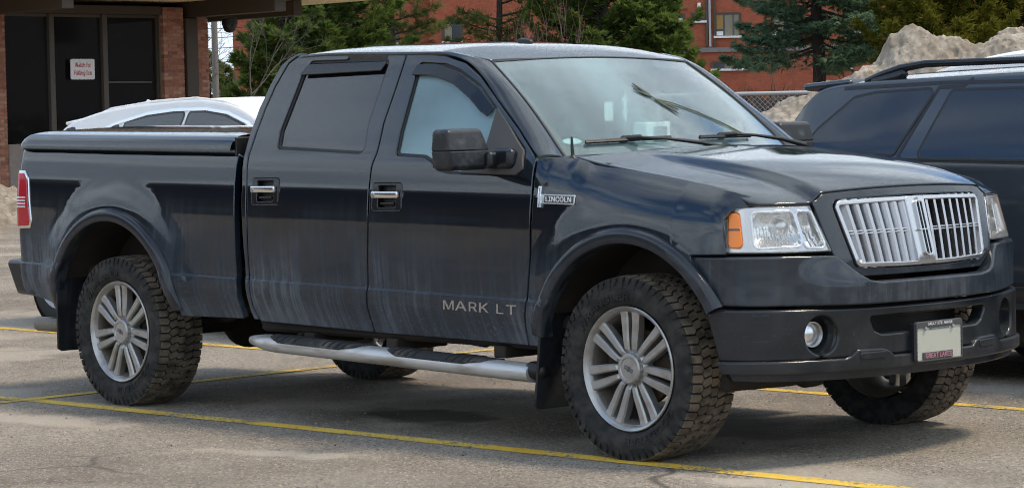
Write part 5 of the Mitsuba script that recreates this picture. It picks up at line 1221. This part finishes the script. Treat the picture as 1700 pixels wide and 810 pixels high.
            put(t, 'arch_trim', tube(np.array([sf_(-.004, sg)(np.array([[wx + (R + .052) * math.cos(a), z]]))[0] for a, z in zip(aa_, zz_)]), .022, 8), 'mat_trim' if bsdf == 'mat_navy' else bsdf, smooth=50)
            put(t, 'wheel_well', xf(lathe([(R + .05, .0), (R + .05, .28), (0, .28)], 40), A, (xx, yo + sg * .03, R)), 'mat_under')
    if extra: extra(t, sf_, hfun, top, sgn)
    return t

# white crossover parked nose to tail behind the pickup bed
def ex1(t, sf_, hf, top, sgn):
    put(t, 'roof_fin', hull([(-9.20, 3.05, 1.645), (-8.98, 3.05, 1.66), (-9.19, 3.05, 1.715)], [.03, .012, .012]), 'mat_white_paint', smooth=40)
    for sg in (1, -1):
        put(t, 'roof_rail', tube([sf_(-.03, sg)(np.array([[x, z]]))[0] + [0, 0, dz] for x, z, dz in ((0.83, 1.61, -.01), (1.02, 1.64, .012), (1.58, 1.683, .014), (2.08, 1.696, .014), (2.43, 1.668, .012), (2.63, 1.63, .005), (2.73, 1.60, -.01))], .011, 8), 'mat_white_paint', smooth=40)
        put(t, 'window_trim', patch(shapely.geometry.LineString([(0.78, 1.36), (0.95, 1.465), (1.16, 1.535), (1.56, 1.608), (1.88, 1.63), (2.28, 1.63), (2.56, 1.598), (2.82, 1.525), (3.04, 1.40)]).buffer(.014, cap_style=2), sf_(.006, sg), h=.04, r=.004, depth=.01, sgn=sgn * sg), 'mat_chrome')
    put(t, 'spoiler', hull([(-9.50, 2.50, 1.55), (-9.50, 3.70, 1.55), (-9.14, 2.44, 1.58), (-9.14, 3.76, 1.58)], .014), 'mat_white_paint', smooth=40)
    put(t, 'tail_lamp', patch(rounded(Polygon([(.06, 1.02), (.25, 1.04), (.30, .92), (.06, .90)]), .02), sf_(.008, 1), h=.04, r=.004, depth=.01, sgn=sgn), 'mat_red_lens')
car('parked_car', 'white crossover with a roof fin and arched side windows, beyond the pickup bed', -9.86, 3.10, 4.38, 1.84,
    [(0, .70), (.04, .90), (.08, 1.05), (.16, 1.25), (.38, 1.45), (.58, 1.575), (.73, 1.61), (1.02, 1.66), (1.58, 1.703), (2.08, 1.716), (2.43, 1.69), (2.63, 1.653), (2.88, 1.57), (3.23, 1.40), (3.53, 1.18), (3.68, 1.12), (4.08, 1.02), (4.28, .90), (4.38, .72)],
    [(0, .9), (.2, 1.06), (.8, 1.10), (3.4, 1.04), (4.0, .98), (4.38, .80)], None, .70, 'mat_white_paint',
    [[(0.83, 1.36), (0.98, 1.45), (1.18, 1.515), (1.24, 1.53), (1.18, 1.14), (0.83, 1.16)], [(1.31, 1.545), (1.58, 1.585), (1.88, 1.605), (2.03, 1.608), (1.96, 1.12), (1.25, 1.14)], [(2.09, 1.608), (2.28, 1.605), (2.53, 1.575), (2.78, 1.505), (2.96, 1.40), (3.12, 1.12), (2.04, 1.12)], [(0.28, 1.30), (0.40, 1.41), (0.54, 1.50), (0.70, 1.52), (0.52, 1.34), (0.38, 1.2)]],
    (2.80, 3.50), (.14, .44), (.60, 3.43), R=.36, zs=.28, extra=ex1, crown=.018, gaps=[[(1.23, 1.10), (1.28, .6)], [(2.0, 1.10), (1.9, .5)]])
car('parked_car', 'white car roof and blue windshield showing between the white crossover and the pickup cab', -11.5, 5.75, 4.7, 1.86,
    [(0, .72), (.06, .9), (.14, 1.12), (.30, 1.50), (.45, 1.70), (.7, 1.75), (1.2, 1.79), (1.9, 1.80), (2.5, 1.78), (2.9, 1.70), (3.4, 1.38), (3.65, 1.18), (3.8, 1.12), (4.3, 1.02), (4.6, .90), (4.7, .72)],
    [(0, .9), (.3, 1.06), (1.0, 1.10), (3.6, 1.04), (4.2, .98), (4.7, .80)], None, .72, 'mat_white_paint',
    [[(.45, 1.62), (1.36, 1.68), (1.34, 1.14), (.30, 1.16)], [(1.44, 1.685), (2.12, 1.68), (2.08, 1.12), (1.41, 1.14)], [(2.18, 1.68), (2.55, 1.66), (2.90, 1.56), (3.30, 1.12), (2.16, 1.12)]],
    (2.92, 3.62), (.14, .40), (.85, 3.75), R=.36, zs=.28)
# navy sport utility at the right
def ex2(t, sf_, hf, top, sgn):
    X0 = -2.39
    for sg in (1, -1):
        Pp = lambda x, z, dz: sf_(-.05, sg)(np.array([[x - X0, z]]))[0] + [0, 0, dz]
        put(t, 'roof_rail', tube([Pp(-1.66, 1.665, 0), Pp(-1.56, 1.675, .025), Pp(-1.42, 1.68, .055), Pp(-1.25, 1.685, .070), Pp(-.4, 1.69, .065), Pp(.6, 1.68, .06), Pp(.8, 1.66, .02)], [.024, .024, .024, .022, .020, .020, .02], 10), 'mat_trim', smooth=40)
        put(t, 'rail_foot', hull([Pp(-1.60, 1.665, .0), Pp(-1.40, 1.675, .03), Pp(-1.44, 1.67, .0)], .028), 'mat_trim', smooth=40)
        put(t, 'handle', hull([sf_(.03, sg)(np.array([[.55, 1.06]]))[0], sf_(.03, sg)(np.array([[.72, 1.06]]))[0]], .014), 'mat_navy', smooth=40)
        put(t, 'lower_molding', patch(Polygon([(1.45, .455), (3.45, .455), (3.45, .545), (1.45, .545)]), sf_(.012, sg), h=.06, r=.006, depth=.02, sgn=sgn * sg), 'mat_trim')
        put(t, 'tail_lamp', patch(rounded(Polygon([(.03, 1.18), (.16, 1.20), (.20, .92), (.03, .90)]), .015), sf_(.006, sg), h=.03, r=.004, depth=.01, sgn=sgn * sg), 'mat_red_lens')
    put(t, 'spoiler', hull([(X0 + .30, 2.70, 1.645), (X0 + .30, 4.10, 1.645), (X0 + .62, 2.70, 1.665), (X0 + .62, 4.10, 1.665), (X0 + .42, 2.72, 1.632), (X0 + .42, 4.08, 1.632)], .022), 'mat_navy', smooth=40)
car('parked_suv', 'dark navy sport utility with black roof rails and tinted windows, at the right edge', -2.39, 3.40, 4.85, 1.94,
    [(0, .70), (.05, .95), (.12, 1.18), (.22, 1.38), (.34, 1.58), (.46, 1.685), (.62, 1.708), (1.2, 1.728), (2.0, 1.742), (2.6, 1.73), (3.0, 1.67), (3.4, 1.42), (3.65, 1.24), (3.85, 1.17), (4.4, 1.10), (4.7, 1.0), (4.8, .9), (4.85, .7)],
    [(0, 1.0), (.4, 1.30), (.9, 1.26), (1.2, 1.235), (3.5, 1.20), (4.2, 1.08), (4.85, .9)], None, .735, 'mat_navy',
    [[(.72, 1.575), (.86, 1.598), (1.28, 1.612), (1.10, 1.255), (.45, 1.30), (.52, 1.40)], [(1.40, 1.60), (2.30, 1.60), (2.30, 1.215), (1.27, 1.235)], [(2.40, 1.60), (2.75, 1.575), (3.25, 1.23), (2.40, 1.215)]],
    (3.05, 3.70), (.20, .42), (1.02, 3.85), R=.37, zs=.42, catg='car', extra=ex2,
    gaps=[[(1.52, 1.665), (1.46, 1.62), (1.30, 1.62), (1.14, 1.245), (1.22, 1.16), (1.30, .9), (1.40, .56)], [(2.35, 1.62), (2.35, 1.2), (2.38, .5)], [(.62, 1.63), (1.30, 1.645), (2.8, 1.635)], [(1.13, 1.225), (2.3, 1.195), (3.4, 1.18)], [(1.46, .56), (3.4, .55)]])
car('parked_car', 'white car behind the navy sport utility, only its roof showing above the roof rail', -4.75, 6.15, 4.9, 1.9,
    [(0, .80), (.05, 1.0), (.14, 1.25), (.40, 1.42), (.9, 1.58), (1.25, 1.76), (1.6, 1.86), (2.0, 1.915), (2.6, 1.935), (3.2, 1.90), (3.5, 1.78), (3.9, 1.48), (4.1, 1.3), (4.3, 1.2), (4.6, 1.12), (4.8, 1.0), (4.86, .9), (4.9, .7)],
    [(0, 1.0), (.4, 1.20), (.9, 1.22), (3.5, 1.20), (4.2, 1.10), (4.9, .9)], None, .74, 'mat_white_paint',
    [[(1.5, 1.66), (2.3, 1.73), (2.3, 1.26), (1.2, 1.28)], [(2.38, 1.73), (3.2, 1.71), (3.75, 1.26), (2.38, 1.26)]],
    (3.5, 4.15), (.45, .9), (.95, 3.9), R=.36, zs=.3)

# ------------------------------------------------------------------ things inside the pickup and on its glass
ip = lambda b, a, o: wsb(-o * sgn_ws)(np.array([[b, a]]))[0]
def flat_on_glass(b0, b1, a0, a1, o): return patch(sbox(b0, a0, b1, a1), wsb(-o * sgn_ws), h=.06, r=0, depth=.001, sgn=sgn_ws)
single('paper_tag', vf(bx(-.922, -.919, -.158, -.101, 1.471, 1.56)), 'mat_card', 'narrow white paper tag inside the windshield', 'paper tag')
single('oval_sticker', patch(shapely.affinity.scale(Point(-.885, .125).buffer(1, 24), .06, .028), wsb(-.008 * sgn_ws), h=.04, r=0, depth=.001, sgn=sgn_ws), 'mat_sticker', 'pale oval sticker low in the near corner of the windshield', 'sticker')
ch = thing('hanging_charm', 'pale ring charm on a string hanging behind the middle of the windshield', 'charm')
c0 = np.array([-.85, -.09, 1.595]); ang = np.linspace(0, 2 * np.pi, 21)
put(ch, 'string', tube([c0, c0 - [0, 0, .15]], .002, 5), 'mat_card')
for dz in (.03, .085): put(ch, 'ring', tube(np.stack([0 * ang + c0[0], c0[1] + .013 * np.cos(ang), c0[2] - dz + .013 * np.sin(ang)], 1), .005, 6, caps=False), 'mat_card', smooth=50); put(ch, 'bead', hull([c0 - [0, 0, dz + .02], c0 - [0, 0, dz + .035]], .008), 'mat_card', smooth=50)
bxk = thing('white_box', 'white open box standing on the dashboard', 'box')
put(bxk, 'carton', bx(-.80, -.72, -.083, .087, 1.27, 1.461, .004), 'mat_card'); put(bxk, 'dark_panel', bx(-.7195, -.716, -.03, .06, 1.37, 1.44), 'mat_grey_plastic')
ds = thing('dried_stem', 'long dried plant stem with four dark narrow leaves lying across the windshield', 'dried stem')
gp = lambda b, a, o=.006: wsb(o * sgn_ws)(np.array([[b, a]]))[0]
put(ds, 'stem', tube([gp(.0, .49), gp(.13, .44), gp(.27, .35), gp(.41, .24), gp(.54, .11)], [.004, .004, .0045, .0045, .005], 6), 'mat_stem', smooth=50)
def blade(a, b, w):
    n = gp(0, .5, .05) - gp(0, .5, 0); n = n / np.linalg.norm(n); s = np.cross(b - a, n); s /= np.linalg.norm(s)
    return hull([a, a + (b - a) * .3 + s * w, a + (b - a) * .3 - s * w, a + (b - a) * .7 + s * w * .7, a + (b - a) * .7 - s * w * .7, b], .0025)
for (b0, a0), (b1, a1) in (((.0, .50), (-.035, .66)), ((-.01, .51), (-.085, .60)), ((.0, .49), (.07, .33)), ((.02, .48), (.11, .37))): put(ds, 'leaf', blade(gp(b0, a0), gp(b1, a1), .009), 'mat_leaf_dry')

# ------------------------------------------------------------------ across the lot, behind the viewer: seen in the paint's reflections
ob = thing('long_building', 'long brown building across the lot, a dark band reflected in the pickup doors', 'building')
put(ob, 'wall', cat(bx(-80, -33, -46, -34, 0, 6.2), bx(-30, -12, -60, -50, 0, 4)), 'mat_dark_wall')
put(ob, 'roof', cat(bx(-80.4, -32.6, -46.2, -33.4, 6.2, 7.2), bx(-30.3, -11.7, -60.2, -49.6, 4, 4.7)), 'mat_brown_steel')
for i in range(9): put(ob, 'window', bx(-76 + 4.6 * i, -73.5 + 4.6 * i, -34.005, -33.97, 1.0, 2.9), 'mat_far_glass')
ob2 = thing('office_block', 'brown block across the street, showing only as a reflection in the storefront glass', 'building')
put(ob2, 'wall', cat(bx(48, 60, 30, 64, 0, 9), bx(50, 62, 66, 72.0, 0, 11), bx(50, 62, 72.01, 74.4, 0, 6.6), bx(50, 62, 74.41, 120, 0, 11)), 'mat_street_wall'); put(ob2, 'roof', cat(bx(47.7, 60.3, 29.7, 64.3, 9, 9.5), bx(49.7, 62.3, 65.7, 72.0, 11, 11.5), bx(49.7, 62.3, 74.41, 120.3, 11, 11.5)), 'mat_brown_steel')
for i in range(7): put(ob2, 'window', bx(47.96, 48.02, 32 + 4.5 * i, 34.5 + 4.5 * i, 3, 5), 'mat_far_glass')

# ------------------------------------------------------------------ loose grit on the asphalt
R_ = rs(77); ico = trimesh.creation.icosphere(subdivisions=0); n = 1500
C = np.c_[R_.uniform(-7, 3.2, n), R_.uniform(-3.0, 4.0, n), np.full(n, .001)]; S = R_.uniform(.002, .0065, n)
V = C[:, None] + S[:, None, None] * (ico.vertices[None] * R_.uniform(.6, 1.2, (n, 1, 3)) + R_.normal(0, .12, (n, len(ico.vertices), 3)))
Fg = ico.faces[None] + (np.arange(n) * len(ico.vertices))[:, None, None]
USED.discard('grit'); put(None, 'grit', (V.reshape(-1, 3), Fg.reshape(-1, 3)), 'mat_grit', kind='stuff', label='loose grit scattered over the asphalt'); labels['grit']['category'] = 'grit'
